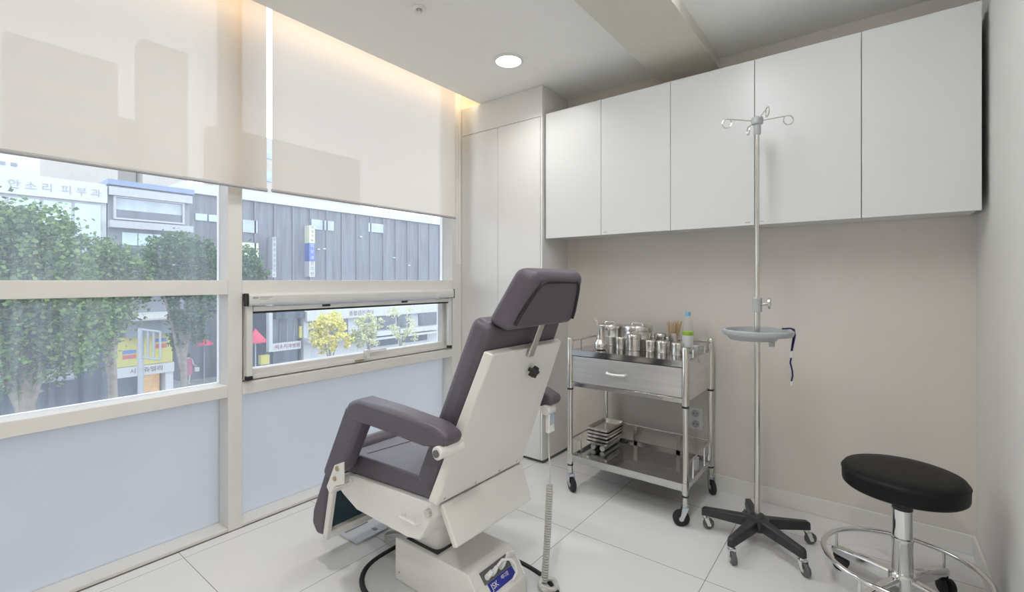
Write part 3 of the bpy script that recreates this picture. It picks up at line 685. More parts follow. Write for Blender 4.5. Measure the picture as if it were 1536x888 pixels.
# ------------------------------------------------------------------ drip stand
IX, IY = 2.095, 2.455
iv = thing('drip_stand', 'tall steel drip stand on a black five-arm wheeled base', 'drip stand', (IX, IY, 0))
pb_ = BM(); cyl(pb_, (IX, IY, .085), (IX, IY, 1.16), .0125, 20); O('lower_pole', pb_, 'steel', iv)
pb_ = BM(); cyl(pb_, (IX, IY, 1.1601), (IX, IY, 1.985), .0095, 20); O('upper_pole', pb_, 'steel', iv)
for k in range(5):
    a = math.radians(38 + 72*k); c, s = math.cos(a), math.sin(a); p, q = -s, c
    b = BM(); secs = []
    for d, w, z0, z1 in ((.0, .030, .082, .132), (.05, .026, .080, .127), (.20, .019, .073, .113), (.238, .017, .070, .110), (.250, .012, .068, .102)):
        secs.append([b.verts.new((IX + c*d + p*w*e, IY + s*d + q*w*e, z)) for e, z in ((-1, z0), (1, z0), (.8, z1), (-.8, z1))])
    for A_, B_ in zip(secs, secs[1:]):
        for i in range(4): b.faces.new([A_[i], A_[(i+1) % 4], B_[(i+1) % 4], B_[i]])
    b.faces.new(secs[0]); b.faces.new(secs[-1]); bmesh.ops.recalc_face_normals(b, faces=b.faces[:])
    O('base_arm', b, 'charcoal', iv, .006)
    caster(iv, IX + c*.235, IY + s*.235, .074, .027, .018, math.radians((217, 60, 217, 127, 135)[k]), 'chrome', 'greywheel', .018)
O('hub', lathe(BM(), (IX, IY, 0), [(.05, .076), (.05, .128), (.034, .134), (.030, .142), (.018, .146)], 32), 'charcoal', iv)
tc_ = BM(); lathe(tc_, (IX, IY, 0), [(.145, .990), (.148, .994), (.152, 1.002), (.152, 1.013), (.146, 1.018), (.138, 1.016), (.132, .998), (.10, .996), (.03, .996), (.018, 1.002)], 56)
ty = O('round_tray', tc_, 'greyplastic', iv)
O('tray_dish', lathe(BM(), (IX-.02, IY, 0), [(.030, .960), (.10, .968), (.115, .990)], 48), 'greyplastic', ty)
q = BM(); cyl(q, (IX+.065, IY-.03, .945), (IX+.065, IY-.03, .965), .012, 16); O('tray_screw', q, 'greyplastic', ty)
O('height_clamp', lathe(BM(), (IX, IY, 0), [(.0165, 1.10), (.020, 1.102), (.020, 1.165), (.0165, 1.168)], 28), 'greyplastic', iv)
q = BM(); cyl(q, (IX+.018, IY, 1.137), (IX+.045, IY, 1.140), .006, 12); lathe(q, (IX+.045, IY, 1.142), [(.012, 0), (.026, .003), (.026, .010), (.012, .013)], 24, 'x'); O('clamp_knob', q, 'steel', iv)
O('hook_hub', lathe(BM(), (IX, IY, 0), [(.013, 1.94), (.0155, 1.945), (.0155, 1.985), (.024, 1.99), (.027, 2.005), (.024, 2.02), (.010, 2.026)], 28), 'greyplastic', iv)
for k in range(4):
    a = math.radians(117 + 90*k); c, s = math.cos(a), math.sin(a)
    r0 = .02; pts = [(IX + c*r0, IY + s*r0, 2.006)]
    L_ = .115; zt = 2.022
    pts += [(IX + c*(.02 + L_*i/5), IY + s*(.02 + L_*i/5), 2.006 + (zt-2.006)*i/5) for i in range(1, 6)]
    for i in range(1, 20):
        t = 1.72*PI*i/19; rad = .021
        d = .135 + rad*math.sin(t); z = zt - rad + rad*math.cos(t)
        pts.append((IX + c*d, IY + s*d, z))
    O('hook', tube(BM(), pts, .0028, 8), 'steel', iv)
# cord with tag hanging from the tray
nc = thing('corded_clip', 'navy blue cord with white clips hanging from the drip stand tray', 'cord', (IX+.14, IY-.02, .82))
X0, Y0 = IX+.128, IY+.085
n_ = BM()
tube(n_, [(X0-.035, Y0-.01, 1.0205), (X0-.005, Y0+.004, 1.023), (X0+.012, Y0+.008, 1.018), (X0+.016, Y0+.008, .99), (X0+.008, Y0+.008, .945), (X0+.002, Y0+.01, .912)], .0035, 8)
tube(n_, [(X0-.035, Y0-.01, 1.0205), (X0+.002, Y0+.016, 1.022), (X0+.010, Y0+.02, 1.00), (X0+.004, Y0+.015, .95), (X0, Y0+.011, .912)], .0035, 8)
tube(n_, [(X0, Y0+.01, .886), (X0-.004, Y0+.01, .86), (X0+.004, Y0+.01, .825), (X0+.006, Y0+.01, .80), (X0+.001, Y0+.01, .773)], .0035, 8)
O('cord', n_, 'navy', nc)
O('tag', box(BM(), X0-.009, X0+.009, Y0+.004, Y0+.014, .884, .916), 'tag', nc, .003); O('tip', box(BM(), X0-.004, X0+.005, Y0+.007, Y0+.013, .752, .774), 'tag', nc, .002)

# ------------------------------------------------------------------ stool
SX, SY = 2.617, 2.337
stl = thing('swivel_stool', 'round black vinyl stool with a chrome foot ring on casters', 'stool', (SX, SY, 0))
O('seat', lathe(BM(), (SX, SY, 0), [(.150, .443), (.182, .445), (.189, .451), (.191, .459), (.1915, .494), (.190, .504), (.184, .514), (.170, .519), (.12, .522), (.05, .523)], 72), 'blackvinyl', stl, ang=60)
O('seat_welt', ring(BM(), (SX, SY, .4995), .1905, .003, 72, 8), 'blackvinyl', stl)
q = BM(); lathe(q, (SX, SY, 0), [(.075, .432), (.075, .443)], 32); cyl(q, (SX, SY, .36), (SX, SY, .432), .016, 20); O('seat_mount', q, 'steel', stl)
O('column', lathe(BM(), (SX, SY, 0), [(.026, .06), (.033, .062), (.033, .245), (.0345, .247), (.0345, .262), (.0315, .264), (.0315, .376), (.029, .379), (.018, .379)], 36), 'chrome', stl)
O('column_cap', lathe(BM(), (SX, SY, 0), [(.0322, .370), (.0322, .3825), (.0165, .383)], 32), 'blackplastic', stl)
O('leg_hub', lathe(BM(), (SX, SY, 0), [(.040, .058), (.044, .062), (.044, .122), (.040, .127)], 32), 'chrome', stl)
for k in range(4):
    a = math.radians(57 + 91*k); c, s = math.cos(a), math.sin(a); p, q = -s, c
    b = BM(); secs = []
    for d, w, z0, z1 in ((.03, .019, .068, .118), (.12, .018, .068, .112), (.235, .017, .064, .098), (.262, .014, .066, .090), (.272, .008, .070, .084)):
        secs.append([b.verts.new((SX + c*d + p*w*e, SY + s*d + q*w*e, z)) for e, z in ((-1, z0), (1, z0), (1, z1-.008), (.6, z1), (-.6, z1), (-1, z1-.008))])
    for A_, B_ in zip(secs, secs[1:]):
        for i in range(6): b.faces.new([A_[i], A_[(i+1) % 6], B_[(i+1) % 6], B_[i]])
    b.faces.new(secs[0]); b.faces.new(secs[-1]); bmesh.ops.recalc_face_normals(b, faces=b.faces[:])
    lg = O('leg', b, 'chrome', stl, .003)
    q2 = BM(); cyl(q2, (SX + c*.252, SY + s*.252, .094), (SX + c*.252, SY + s*.252, .151), .0055, 10); O('ring_post', q2, 'chrome', lg)
    # twin wheel caster
    wa = a + (1.0, .4, 2.0, -.6)[k]; ca, sa = math.cos(wa), math.sin(wa); cx, cy = SX + c*.25 - ca*.014, SY + s*.25 - sa*.014
    wb = BM()
    for e in (-1, 1):
        tmp = BM(); lathe(tmp, (0, e*.015, .0275), [(.012, -.010), (.024, -.010), (.0275, -.006), (.0275, .006), (.022, .010), (.010, .0105)], 24, 'y')
        bmesh.ops.rotate(tmp, verts=tmp.verts[:], cent=(0, 0, 0), matrix=Matrix.Rotation(wa, 3, 'Z')); bmesh.ops.translate(tmp, verts=tmp.verts[:], vec=(cx, cy, 0))
        me = bpy.data.meshes.new('t'); tmp.to_mesh(me); tmp.free(); wb.from_mesh(me); bpy.data.meshes.remove(me)
    hd = BM(); lathe(hd, (SX + c*.25, SY + s*.25, 0), [(.008, .04), (.015, .05), (.015, .064)], 16)
    cs = O('caster', hd, 'blackplastic', stl); O('wheel', wb, 'rubber', cs)
O('foot_ring', ring(BM(), (SX, SY, .158), .252, .0095, 96, 12), 'chrome', stl)

# ------------------------------------------------------------------ the street outside
M['asphalt'] = mat('asphalt', (.20, .205, .215), .85, var=.12, scale=2)
M['pavement'] = mat('pavement', (.36, .355, .35), .85, var=.08, scale=3)
M['officewhite'] = mat('pale_facade', (.46, .47, .48), .7, var=.04, scale=.6)
M['signwhite'] = mat('white_sign_board', (.46, .465, .47), .6, var=.03, scale=.8)
M['facadegrey'] = mat('grey_facade', (.19, .205, .225), .7, var=.06, scale=.7)
M['facadeledge'] = mat('grey_ledge', (.36, .37, .39), .7, var=.05)
M['bluecop'] = mat('blue_coping', (.17, .22, .33), .5)
M['darkfacade'] = mat('dark_facade', (.135, .14, .16), .6, var=.22, scale=1.2, stretch=(1, 5, .4))
M['pilaster'] = mat('pilaster_grey', (.15, .155, .175), .6)
M['darkfacade2'] = mat('dark_facade_low', (.05, .06, .085), .6, var=.2, scale=1.2)
M['winglass'] = mat('reflecting_window', (.30, .35, .40), .12, .0, var=.2, scale=1.2, spec=.9)
M['windark'] = mat('dark_window', (.06, .075, .10), .15, var=.2, scale=1.5, spec=.8)
M['winpale'] = mat('pale_window', (.44, .55, .58), .3, var=.06, scale=1.5)
M['wincream'] = mat('cream_window', (.62, .64, .46), .4, var=.08, scale=2)
M['yellowsign'] = mat('yellow_sign', (.46, .42, .09), .6, var=.04)
M['signblue'] = mat('sign_blue', (.08, .14, .42), .6)
M['signred'] = mat('sign_red', (.42, .08, .08), .6)
M['signink'] = mat('sign_ink', (.17, .14, .13), .7)
M['signmaroon'] = mat('sign_maroon', (.22, .05, .08), .7)
M['paleink'] = mat('pale_ink', (.30, .31, .32), .7)
M['signpole'] = mat('galvanised_pole', (.38, .40, .43), .45, .3)
M['roofsheet'] = mat('corrugated_roof', (.44, .43, .40), .7, var=.06)
M['shopglow'] = mat('lit_shop_window', (.40, .26, .12), .4, var=.35, scale=3, emit=(1, .55, .2), estr=.25)
M['pinkcloth'] = mat('pink_cloth', (.52, .13, .20), .8, var=.1)
M['skin'] = mat('skin', (.55, .36, .27), .6)
M['hair'] = mat('dark_hair', (.02, .018, .018), .6)
M['palecloth'] = mat('pale_cloth', (.72, .70, .68), .8)
M['bark'] = mat('bark', (.20, .17, .135), .85, var=.25, scale=6, bump=.4, bscale=30)
M['towertan'] = mat('tower_concrete', (.40, .37, .33), .8, var=.05, scale=.3)
M['pinkumb'] = mat('red_parasol', (.50, .05, .09), .7)
def leafmat(name, c0, c1):
    m, nt, out = new_mat(name)
    g = N(nt, 'ShaderNodeNewGeometry'); cr = N(nt, 'ShaderNodeValToRGB')
    cr.color_ramp.elements[0].color = (*c0, 1); cr.color_ramp.elements[1].color = (*c1, 1)
    nt.links.new(g.outputs['Random Per Island'], cr.inputs['Fac'])
    d = N(nt, 'ShaderNodeBsdfDiffuse'); t = N(nt, 'ShaderNodeBsdfTranslucent')
    nt.links.new(cr.outputs[0], d.inputs['Color']); nt.links.new(cr.outputs[0], t.inputs['Color'])
    mx = N(nt, 'ShaderNodeMixShader'); mx.inputs[0].default_value = .35
    nt.links.new(d.outputs[0], mx.inputs[1]); nt.links.new(t.outputs[0], mx.inputs[2]); nt.links.new(mx.outputs[0], out.inputs[0]); return m
M['leafgreen'] = leafmat('plane_leaves', (.04, .09, .035), (.235, .33, .12))
M['leafdark'] = leafmat('dark_leaves', (.03, .075, .035), (.15, .24, .10))
M['leafyellow'] = leafmat('yellow_leaves', (.50, .50, .13), (.95, .82, .28))
M['leafpale'] = leafmat('pale_leaves', (.42, .48, .26), (.76, .72, .48))
GZ = -4.6
struct('road', box(BM(), -20.5, -.6, -30, 90, GZ-.3, GZ-.12), 'asphalt', 'grey asphalt street below the window', 'road')
struct('sidewalk', box(BM(), -80, -20.5, -30, 90, GZ-.3, GZ), 'pavement', 'pale pavement along the far side of the street', 'sidewalk')

def F(s, y, z): return (y*s, 1.25 + (z-1.25)*s)       # plane at another distance, same sight lines as measured
# --- pale office block
A = thing('office_building', 'pale office block with a wide white sign band above its windows', 'building', (-28, -1.5, GZ))
O('wall', box(BM(), -33, -25.05, -9, 5.50, GZ, 5.62), 'officewhite', A, smooth=False)
sb = O('sign_band', box(BM(), -25.05, -24.85, -8.8, 5.50, 4.74, 5.52), 'signwhite', A, smooth=False)
text('sign_lettering', '안 소 리  피 부 과', 'paleink', sb, (-24.84, 3.85, 5.12), .40, (PI/2, 0, PI/2), ext=.01)
for i in range(9):
    y = 5.35 - i*.98
    fr = O('window', box(BM(), -25.05, -24.98, y-.92, y-.06, 3.2, 4.62), 'winpale', A, smooth=False)
    fr2 = O('window', box(BM(), -25.05, -24.98, y-.92, y-.06, 2.45, 3.1), 'winglass', A, smooth=False)
O('lower_facade', box(BM(), -25.05, -24.7, -8.8, 5.45, GZ, 2.4), 'darkfacade2', A, smooth=False)
O('awning', prism(BM(), [(-24.7, -2.2), (-23.6, -2.75), (-23.6, -2.85), (-24.7, -2.6)], -1, 4.2), 'facadegrey', A, smooth=False)
O('rooftop_box', box(BM(), -32, -27, -6, 3.6, 5.62, 6.75), 'officewhite', A, smooth=False)
for i in range(5):
    O('vent_window', box(BM(), -27, -26.96, 2.55+i*.34-1.2, 2.55+i*.34+.18-1.2, 6.22, 6.36), 'facadegrey', A, smooth=False)
# --- grey building with blue coping and the jewellery shop
B = thing('shop_building', 'grey building with blue roof edge and a yellow shop sign', 'building', (-28, 7.1, GZ))
O('wall', box(BM(), -32, -25.02, 5.54, 8.76, -.8, 5.62), 'facadegrey', B, smooth=False)
O('ground_floor', box(BM(), -32, -25.6, 5.54, 8.10, GZ, -.8), 'facadegrey', B, smooth=False)
O('roof_coping', box(BM(), -32, -24.8, 5.5, 8.9, 5.62, 5.86), 'bluecop', B, smooth=False)
O('ledge', box(BM(), -25.02, -24.6, 5.54, 8.8, 3.66, 3.98), 'facadeledge', B, smooth=False)
O('ledge', box(BM(), -25.02, -24.75, 5.54, 8.8, 5.14, 5.52), 'facadeledge', B, smooth=False)
fr = O('window_frame', ringbox(BM(), -25.02, -24.85, 5.72, 8.50, 4.06, 5.13, .09, .08, .06), 'facadeledge', B, smooth=False)
O('pane', box(BM(), -25.0, -24.97, 5.81, 8.41, 4.14, 5.07), 'winglass', fr, smooth=False)
O('pane', box(BM(), -24.969, -24.95, 5.81, 8.41, 4.14, 4.52), 'windark', fr, smooth=False)
for i in range(4):
    O('window', box(BM(), -25.02, -24.95, 6.05+i*.6, 6.05+i*.6+.56, 2.90, 3.48), 'winpale', B, smooth=False)
O('dark_band', box(BM(), -25.02, -24.96, 6.0, 8.5, 2.45, 2.78), 'windark', B, smooth=False)
O('ledge', box(BM(), -25.02, -24.8, 5.54, 8.8, 2.0, 2.3), 'facadeledge', B, smooth=False)
ro = BM(); prism(ro, [(-25.0, -.28), (-23.9, -.52), (-23.9, -.60), (-25.0, -.40)], 6.1, 8.0); O('shed_roof', ro, 'roofsheet', B, smooth=False)
O('shed_front', box(BM(), -25.0, -24.5, 6.1, 8.0, -1.38, -.55), 'facadegrey', B, smooth=False)
ys = O('yellow_sign', box(BM(), -25.6, -24.92, 5.70, 8.0, -2.78, -1.42), 'yellowsign', B, smooth=False)
q = BM(); 
O('sign_block', box(BM(), -24.92, -24.90, 6.05, 6.55, -2.18, -2.02), 'signblue', ys, smooth=False); O('sign_block', box(BM(), -24.92, -24.90, 6.05, 6.55, -2.42, -2.24), 'signred', ys, smooth=False)
O('sign_block', box(BM(), -24.92, -24.90, 7.30, 7.75, -1.75, -1.58), 'signblue', ys, smooth=False); O('sign_block', box(BM(), -24.92, -24.90, 7.30, 7.75, -2.05, -1.85), 'signred', ys, smooth=False)
ws = O('shop_sign', box(BM(), -25.6, -24.88, 5.68, 8.06, -3.27, -2.80), 'signwhite', B, smooth=False)
text('shop_sign_lettering', '시계쥬얼리', 'signink', ws, (-24.87, 6.95, -3.03), .27, (PI/2, 0, PI/2), ext=.01, sx=1.05)
O('shop_window', box(BM(), -25.6, -25.5, 6.9, 7.62, GZ+.3, -3.30), 'shopglow', B, smooth=False)
O('shop_window', box(BM(), -25.6, -25.5, 5.95, 6.8, GZ+.3, -3.30), 'windark', B, smooth=False)
O('shop_pillar', box(BM(), -25.6, -24.95, 5.62, 5.86, GZ, -3.28), 'officewhite', B, smooth=False)
O('shop_pillar', box(BM(), -25.6, -24.95, 7.72, 8.04, GZ, -3.28), 'officewhite', B, smooth=False)
# --- big dark building
s = 1.1453
Dk = thing('dark_building', 'long dark grey building with signs on its face, seen through the awning bay', 'building', (-32, 20, GZ))
O('wall', box(BM(), -38, -29, 9.6, 31, GZ, 6.35), 'darkfacade', Dk, smooth=False)
O('parapet_reflection', box(BM(), -38.2, -28.8, 9.6, 31, 6.35, 6.95), 'officewhite', Dk, smooth=False)  # pale colour paints in the reflected light band along the roofline
for i in range(14):
    O('pilaster', box(BM(), -29, -28.9, 13.6+i*1.25, 13.6+i*1.25+.10, .4, 6.3), 'pilaster', Dk, smooth=False)
for y0, y1, z0, z1, m in ((12.85, 13.85, 2.75, 3.65, 'wincream'), (12.9, 13.8, 4.3, 5.1, 'winglass'), (17.4, 18.3, 4.9, 5.6, 'winglass'), (18.45, 19.2, 4.9, 5.6, 'winglass'), (22.2, 23.6, 5.1, 5.8, 'winglass'), (10.3, 10.9, 4.8, 5.2, 'winpale'), (11.0, 11.6, 4.8, 5.2, 'winpale')):  # the cream pane has a lit window's glow put into its colour
    O('window', box(BM(), -29, -28.9, y0, y1, z0, z1), m, Dk, smooth=False)
for k, (y, z) in enumerate(((17.35, 3.55), (17.9, 3.45), (18.35, 3.5), (21.4, 4.6), (24.6, 3.1), (26.2, 2.5))):
    O('lit_panel', box(BM(), -29, -28.9, y, y+.22, z, z+.09), 'signwhite', Dk, smooth=False)
# --- clinic shop front in front of the dark building
K = thing('clinic_building', 'low dark shop front with a white clinic sign and a dark canopy', 'building', (-26, 13.1, GZ))
O('wall', box(BM(), -27.9, -24.7, 12.2, 14.25, GZ, -.2), 'darkfacade2', K, smooth=False)
O('storefront', box(BM(), -24.7, -24.6, 12.75, 14.2, GZ, -.95), 'windark', K, smooth=False)
for i in range(3): O('storefront_mullion', box(BM(), -24.6, -24.55, 13.1+i*.42, 13.14+i*.42, -2.35, -1.0), 'facadegrey', K, smooth=False)
O('canopy', box(BM(), -24.7, -24.2, 12.75, 14.4, -.98, -.25), 'darkfacade2', K, smooth=False)
O('corner_pillar', box(BM(), -24.7, -24.35, 12.42, 12.62, -2.8, .2), 'officewhite', K, smooth=False)
sg = O('clinic_sign', box(BM(), -24.6, -24.4, 12.6, 14.3, -2.82, -2.36), 'signwhite', K, smooth=False)
text('clinic_sign_lettering', '미소치과병원', 'signmaroon', sg, (-24.39, 13.5, -2.59), .27, (PI/2, 0, PI/2), ext=.01)
O('yellow_banner', box(BM(), -24.7, -24.5, 14.26, 14.44, -2.2, -1.5), 'yellowsign', K, smooth=False)
O('menu_board', box(BM(), -24.6, -24.3, 11.95, 12.42, -3.45, -2.95), 'yellowsign', K, smooth=False)
def vsign(y, w, z0, z1, cols, label, chars):
    v = thing('vertical_sign', label, 'sign', (-28.5, y, z0), 'vertical signs on the dark building')
    n = len(cols)
    zz = z1
    for (m, h), c in zip(cols, chars):
        b = O('sign_panel', box(BM(), -29, -28.35, y-w/2, y+w/2, zz-h, zz-.02), m, v, smooth=False)
        k = len(c)
        for i, chh in enumerate(c): text('sign_letter', chh, 'signwhite' if m == 'signblue' else 'signink', b, (-28.34, y, zz - h*(i+.5)/k), min(w*.8, h/k*.9), (PI/2, 0, PI/2), ext=.005)
        zz -= h
vsign(17.2, .40, 1.5, 5.1, [('wincream', 1.25), ('signblue', 1.25), ('signwhite', 1.1)], 'tall yellow, blue and white vertical sign on the dark building', ['내과의원', '피부과', '한의원'])
vsign(14.6, .24, 1.45, 4.1, [('facadeledge', 2.1), ('signwhite', .55)], 'narrow grey vertical sign with pale letters on the dark building', ['정형외과의원', '병원'])
# --- low white building
s = .9637
E_ = thing('low_building', 'low white building with long horizontal bands behind the yellow trees', 'building', (-27, 20, GZ))
O('wall', box(BM(), -27.9, -24.4, 14.47, 30, GZ, -.62), 'officewhite', E_, smooth=False)
eb = O('sign_band', box(BM(), -24.4, -24, 14.47, 30, -1.18, -.62), 'signwhite', E_, smooth=False)
text('band_lettering', '종합검진센터', 'signink', eb, (-23.99, 18.2, -.9), .34, (PI/2, 0, PI/2), ext=.01)
for y0, y1 in ((14.8, 15.9), (16.1, 17.4), (18.6, 19.5), (19.7, 21.2), (21.4, 22.6), (23.4, 25.2)):
    O('window', box(BM(), -24.4, -24.3, y0, y1, -2.15, -1.25), 'windark', E_, smooth=False)
O('ledge', box(BM(), -24.4, -23.6, 14.47, 30, -2.5, -2.2), 'signwhite', E_, smooth=False)
for y0, y1 in ((19.2, 21.4), (21.9, 24.2)):
    O('window', box(BM(), -24.4, -24.3, y0, y1, -3.3, -2.8), 'windark', E_, smooth=False)
for y, in ((20.0,), (23.0,)):
    O('step_band', box(BM(), -24.4, -23.4, y-1.6, y+1.6, -2.72, -2.6), 'signwhite', E_, smooth=False)
# --- towers beyond, seen through the blinds
def tower(x0, x1, y0, y1, z1, label):
    t = thing('tower_block', label, 'building', ((x0+x1)/2, (y0+y1)/2, GZ), 'tower blocks behind the street')
    O('wall', box(BM(), x0, x1, y0, y1, GZ, z1), 'towertan', t, smooth=False)
    b = BM()
    for k in range(8):
        if 16+k*3.1 < z1-1: O('window_band', box(BM(), x1, x1+.1, y0+.5, y1-.5, 14.6+k*3.1, 16+k*3.1), 'winglass', t, smooth=False)
    b.free()
tower(-63, -60, 5.4, 13.4, 24, 'wide concrete tower showing faintly through the blind farther from the cupboard')
tower(-63, -60, 15.5, 19.7, 27.5, 'narrow tall concrete tower showing faintly through the blind')
tower(-65, -62, 23, 44, 20.5, 'broad concrete block showing faintly through the blind with bead chain')
tower(-65, -62, 13.4, 15.4, 19.0, 'low concrete block between the two towers behind the blind')

# --- trees
def tree(x, y, label, blobs, n, lm, trunk_r, leaf, seed, branches=True):
    R = random.Random(seed)
    t = thing('street_tree', label, 'tree', (x, y, GZ), 'street trees')
    verts, faces = [], []
    tot = sum(b[3]*b[4]*b[5] for b in blobs)
    for bx, by, bz, rx, ry, rz in blobs:
        cnt = int(n*rx*ry*rz/tot)
        ncl = max(6, cnt//40)
        for c in range(ncl):
            u = R.uniform(-1, 1); a = R.uniform(0, 2*PI); rr = R.uniform(.4, 1.2)**.6; q = math.sqrt(1-u*u)
            cx, cy, cz = bx + rx*rr*q*math.cos(a), by + ry*rr*q*math.sin(a), bz + rz*rr*u
            cs = .28*min(rx, ry, rz)*R.uniform(.7, 1.3)
            for k in range(cnt//ncl):
                p = Vector((cx + R.gauss(0, cs*.6), cy + R.gauss(0, cs*.6), cz + R.gauss(0, cs*.5)))
                d = Vector((R.gauss(0, 1), R.gauss(0, 1), R.gauss(0, .5))).normalized(); e = d.cross(Vector((R.gauss(0, 1), R.gauss(0, 1), R.gauss(0, 1)))).normalized()
                l = leaf*R.uniform(.7, 1.3); i0 = len(verts)
                verts += [p - d*l*.5, p + e*l*.42, p + d*l*.6, p - e*l*.42]; faces.append((i0, i0+1, i0+2, i0+3))
    me = bpy.data.meshes.new('foliage'); base = WL[t.name]
    me.from_pydata([v - base for v in verts], [], faces); me.materials.append(M[lm])
    o = bpy.data.objects.new('foliage', me); COL.objects.link(o); o.parent = t
    b = BM(); bz = min(q[2] for q in blobs)
    tube(b, [(x, y, GZ), (x+.03, y+.05, (GZ+bz)/2 - .2), (x, y, bz + .4)], [trunk_r*1.25, trunk_r, trunk_r*.7], 12)
    for q in blobs:
        tube(b, [(x, y, (GZ+bz)/2 + .3), ((x+q[0])/2, (y+q[1])/2, (bz+q[2])/2 - .3), (q[0], q[1], q[2] + q[5]*.5)], [trunk_r*.6, trunk_r*.42, trunk_r*.12], 8)
    O('trunk', b, 'bark', t)
tree(-14, 1.75, 'big leafy plane tree filling the bay farthest from the cupboard', [(-14, .5, 1.3, 1.6, 1.2, 1.9), (-14, 1.9, 1.5, 1.5, 1.0, 1.6), (-14.3, 1.3, -.4, 1.5, 1.5, .95), (-13.6, 2.6, .3, 1.2, .8, 1.3), (-14, 1.5, 2.4, .9, .7, .7), (-14, 2.35, 2.3, .6, .45, .7)], 36000, 'leafgreen', .17, .10, 1)
tree(-17, 4.0, 'leafy plane tree between the biggest tree and the yellow shop sign', [(-17, 3.75, 1.5, .9, .75, 1.0), (-17, 4.5, 1.1, .8, .55, .75), (-17, 3.5, .1, .9, 1.0, .9)], 12000, 'leafgreen', .13, .115, 2)
tree(-19.5, 6.75, 'tree with a pointed green crown in front of the jewellery shop', [(-19.5, 6.5, 2.0, 1.0, .95, 1.0), (-19.5, 7.5, 1.7, .9, .75, 1.0), (-19.5, 5.9, 1.3, .7, .5, .5), (-19.5, 7.0, .3, .9, .8, .9), (-19.5, 7.0, -.9, .7, .55, .7)], 11000, 'leafdark', .13, .13, 3)
tree(-20, 8.9, 'small round tree half hidden by the mullion, in front of the cream window', [(-20, 9.3, 1.75, .9, .9, .95), (-20, 9.9, 1.3, .6, .5, .6)], 2500, 'leafdark', .09, .13, 4)
tree(-18, 12.3, 'bright yellow tree in front of the low white building', [(-18, 12.3, -1.05, .8, .75, .65), (-18, 12.0, -1.7, .7, .7, .45), (-18, 12.9, -1.8, .6, .6, .35), (-18, 12.3, -.6, .35, .3, .35)], 3500, 'leafyellow', .07, .12, 5)
tree(-18, 14.5, 'yellow green tree, second along the low white building', [(-18, 14.45, -.95, .6, .65, .5), (-18, 14.3, -1.7, .7, .75, .5)], 2600, 'leafpale', .06, .11, 6)
tree(-18, 16.5, 'thin half bare tree, farthest along the low white building', [(-18, 16.5, -.9, .8, .8, .8), (-18, 16.8, -1.8, .8, .9, .5)], 900, 'leafpale', .05, .10, 7)
# --- street furniture and person
sp2 = thing('sign_gantry', 'grey street pole carrying a slanted sign frame near the yellow sign', 'street sign', (-20, 5.52, GZ))
q = BM(); cyl(q, (-20, 5.52, GZ), (-20, 5.52, -.62), .10, 14); O('pole', q, 'signpole', sp2)
q = BM()
for z in (-.72, -1.80): tube(q, [(-20, 5.55, z+.05), (-19.2, 5.93, z-.02)], .045, 8)
for t in (.35, .65, 1.0): tube(q, [(-20+.8*t, 5.55+.38*t, -.70), (-20+.8*t, 5.55+.38*t, -1.80)], .04, 8)
O('sign_frame', q, 'signpole', sp2)
um = thing('street_parasol', 'red street parasol beside the dark building', 'parasol', (-27, 10.1, GZ))
q = BM(); lathe(q, (-27, 10.1, -2.35), [(.46, 0), (.43, .05), (.25, .20), (.04, .32)], 16); O('canopy', q, 'pinkumb', um)
q = BM(); cyl(q, (-27, 10.1, GZ), (-27, 10.1, -1.98), .03, 8); O('pole', q, 'signpole', um)
um2 = thing('shop_parasol', 'pink parasol over a stall next to the grey window mullion', 'parasol', (-23.6, 11.36, GZ))
q = BM(); lathe(q, (-23.6, 11.36, -1.95), [(.52, -.13), (.50, 0), (.30, .24), (.10, .47), (.03, .60)], 16); O('canopy', q, 'pinkumb', um2)
q = BM(); cyl(q, (-23.6, 11.36, GZ), (-23.6, 11.36, -1.7), .03, 8); O('pole', q, 'signpole', um2)
def skin_body(name, joints, edges, m, parent, sub=1):
    me = bpy.data.meshes.new(name); base = WL[parent.name]
    me.from_pydata([Vector(j[:3]) - base for j in joints], edges, []); o = bpy.data.objects.new(name, me); COL.objects.link(o); o.parent = parent
    sm_ = o.modifiers.new('skin', 'SKIN'); o.modifiers.new('sub', 'SUBSURF').levels = sub; o.modifiers['sub'].render_levels = sub
    for v, j in zip(me.skin_vertices[0].data, joints): v.radius = (j[3], j[3])
    me.skin_vertices[0].data[0].use_root = True; me.materials.append(M[m]); sm_.use_smooth_shade = True
    return o
PX, PY = -27.6, 9.5
pe = thing('person', 'person in a pink coat and pale trousers walking past the shop', 'person', (PX, PY, GZ))
J = [(PX, PY, GZ+.92, .13), (PX, PY, GZ+1.15, .13), (PX, PY, GZ+1.38, .14), (PX, PY, GZ+1.50, .055), (PX+.01, PY, GZ+1.62, .095), (PX+.01, PY, GZ+1.70, .085),
     (PX, PY-.09, GZ+.86, .09), (PX+.06, PY-.10, GZ+.48, .06), (PX, PY-.10, GZ+.08, .045), (PX+.13, PY-.11, GZ+.04, .04),
     (PX, PY+.09, GZ+.86, .09), (PX-.06, PY+.10, GZ+.48, .06), (PX-.16, PY+.10, GZ+.09, .045), (PX-.03, PY+.11, GZ+.04, .04),
     (PX, PY-.19, GZ+1.40, .055), (PX+.02, PY-.24, GZ+1.12, .042), (PX+.12, PY-.22, GZ+.90, .035), (PX, PY+.19, GZ+1.40, .055), (PX+.02, PY+.26, GZ+1.14, .042), (PX+.20, PY+.30, GZ+1.08, .035)]
skin_body('body', J, [(0, 1), (1, 2), (2, 3), (3, 4), (4, 5), (0, 6), (6, 7), (7, 8), (8, 9), (0, 10), (10, 11), (11, 12), (12, 13), (2, 14), (14, 15), (15, 16), (2, 17), (17, 18), (18, 19)], 'palecloth', pe)
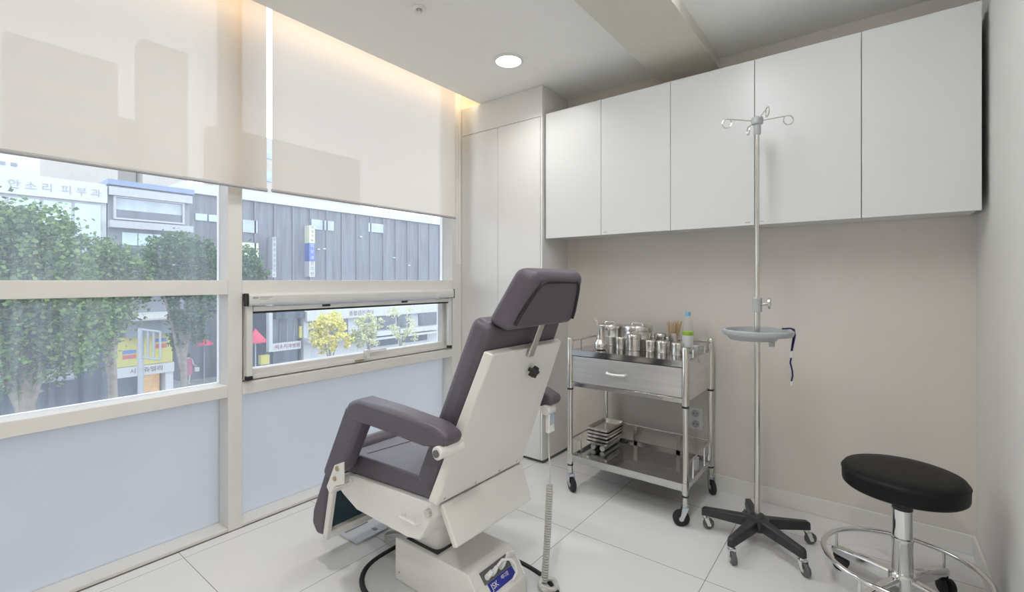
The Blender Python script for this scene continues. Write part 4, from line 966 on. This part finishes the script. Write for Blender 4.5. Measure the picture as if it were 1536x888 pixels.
O('coat', lathe(BM(), (PX, PY, GZ), [(.25, .60), (.235, .85), (.20, 1.10), (.21, 1.30), (.19, 1.42), (.09, 1.50)], 20), 'pinkcloth', pe)
O('hair', lathe(BM(), (PX-.02, PY, GZ), [(.07, 1.52), (.105, 1.58), (.115, 1.66), (.09, 1.745), (.03, 1.77)], 16), 'hair', pe)
bg_ = thing('shopping_bag', 'white bag held out by the person in the pink coat', 'bag', (PX+.24, PY+.36, GZ+.88))
O('bag_body', box(BM(), PX+.16, PX+.30, PY+.24, PY+.48, GZ+.74, GZ+.98), 'palecloth', bg_, .03)
q = BM(); tube(q, [(PX+.22, PY+.29, GZ+.98), (PX+.21, PY+.33, GZ+1.10), (PX+.22, PY+.40, GZ+.98)], .01, 6); O('bag_handle', q, 'palecloth', bg_)

# ------------------------------------------------------------------ world, lamps, camera
w = bpy.data.worlds.new('overcast_sky'); SC.world = w; w.use_nodes = True
nt = w.node_tree; nt.nodes.clear(); out = nt.nodes.new('ShaderNodeOutputWorld'); bg = nt.nodes.new('ShaderNodeBackground')
tc = nt.nodes.new('ShaderNodeTexCoord'); sp_ = nt.nodes.new('ShaderNodeSeparateXYZ'); nt.links.new(tc.outputs['Generated'], sp_.inputs[0])
cr = nt.nodes.new('ShaderNodeValToRGB'); nt.links.new(sp_.outputs['Z'], cr.inputs['Fac'])
cr.color_ramp.elements[0].color = (.90, .945, 1, 1); cr.color_ramp.elements[0].position = 0; cr.color_ramp.elements[1].color = (.80, .885, 1, 1)
nt.links.new(cr.outputs[0], bg.inputs['Color']); bg.inputs['Strength'].default_value = 2.3; nt.links.new(bg.outputs[0], out.inputs[0])
def portal(y0, y1, z0, z1):
    li = bpy.data.lights.new('window_daylight', 'AREA'); li.shape = 'RECTANGLE'; li.size = z1-z0; li.size_y = y1-y0; li.cycles.is_portal = True
    lo = bpy.data.objects.new('window_daylight', li); COL.objects.link(lo); lo.location = (-.16, (y0+y1)/2, (z0+z1)/2); lo.rotation_euler = (0, -PI/2, 0)
portal(-.56, .966, 0, 2.7); portal(1.032, 2.528, 0, 2.7)

cam = bpy.data.cameras.new('camera'); co = bpy.data.objects.new('camera', cam); COL.objects.link(co)
cam.sensor_width = 36; cam.lens = 697.34/1536*36; cam.shift_y = -(444-420.5)/1536; cam.clip_start = .02; cam.clip_end = 400
co.location = (2.5188, 0, 1.25); co.rotation_euler = (PI/2, 0, .6564)
SC.camera = co
SC.view_settings.view_transform = 'Standard'; SC.view_settings.look = 'None'; SC.view_settings.exposure = .54; SC.view_settings.gamma = 1; SC.view_settings.use_curve_mapping = False
SC.cycles.max_bounces = 10; SC.cycles.diffuse_bounces = 5; SC.cycles.glossy_bounces = 5; SC.cycles.transparent_max_bounces = 16; SC.cycles.transmission_bounces = 6
SC.cycles.sample_clamp_indirect = 6; SC.cycles.caustics_reflective = False; SC.cycles.caustics_refractive = False
SC.cycles.use_denoising = True
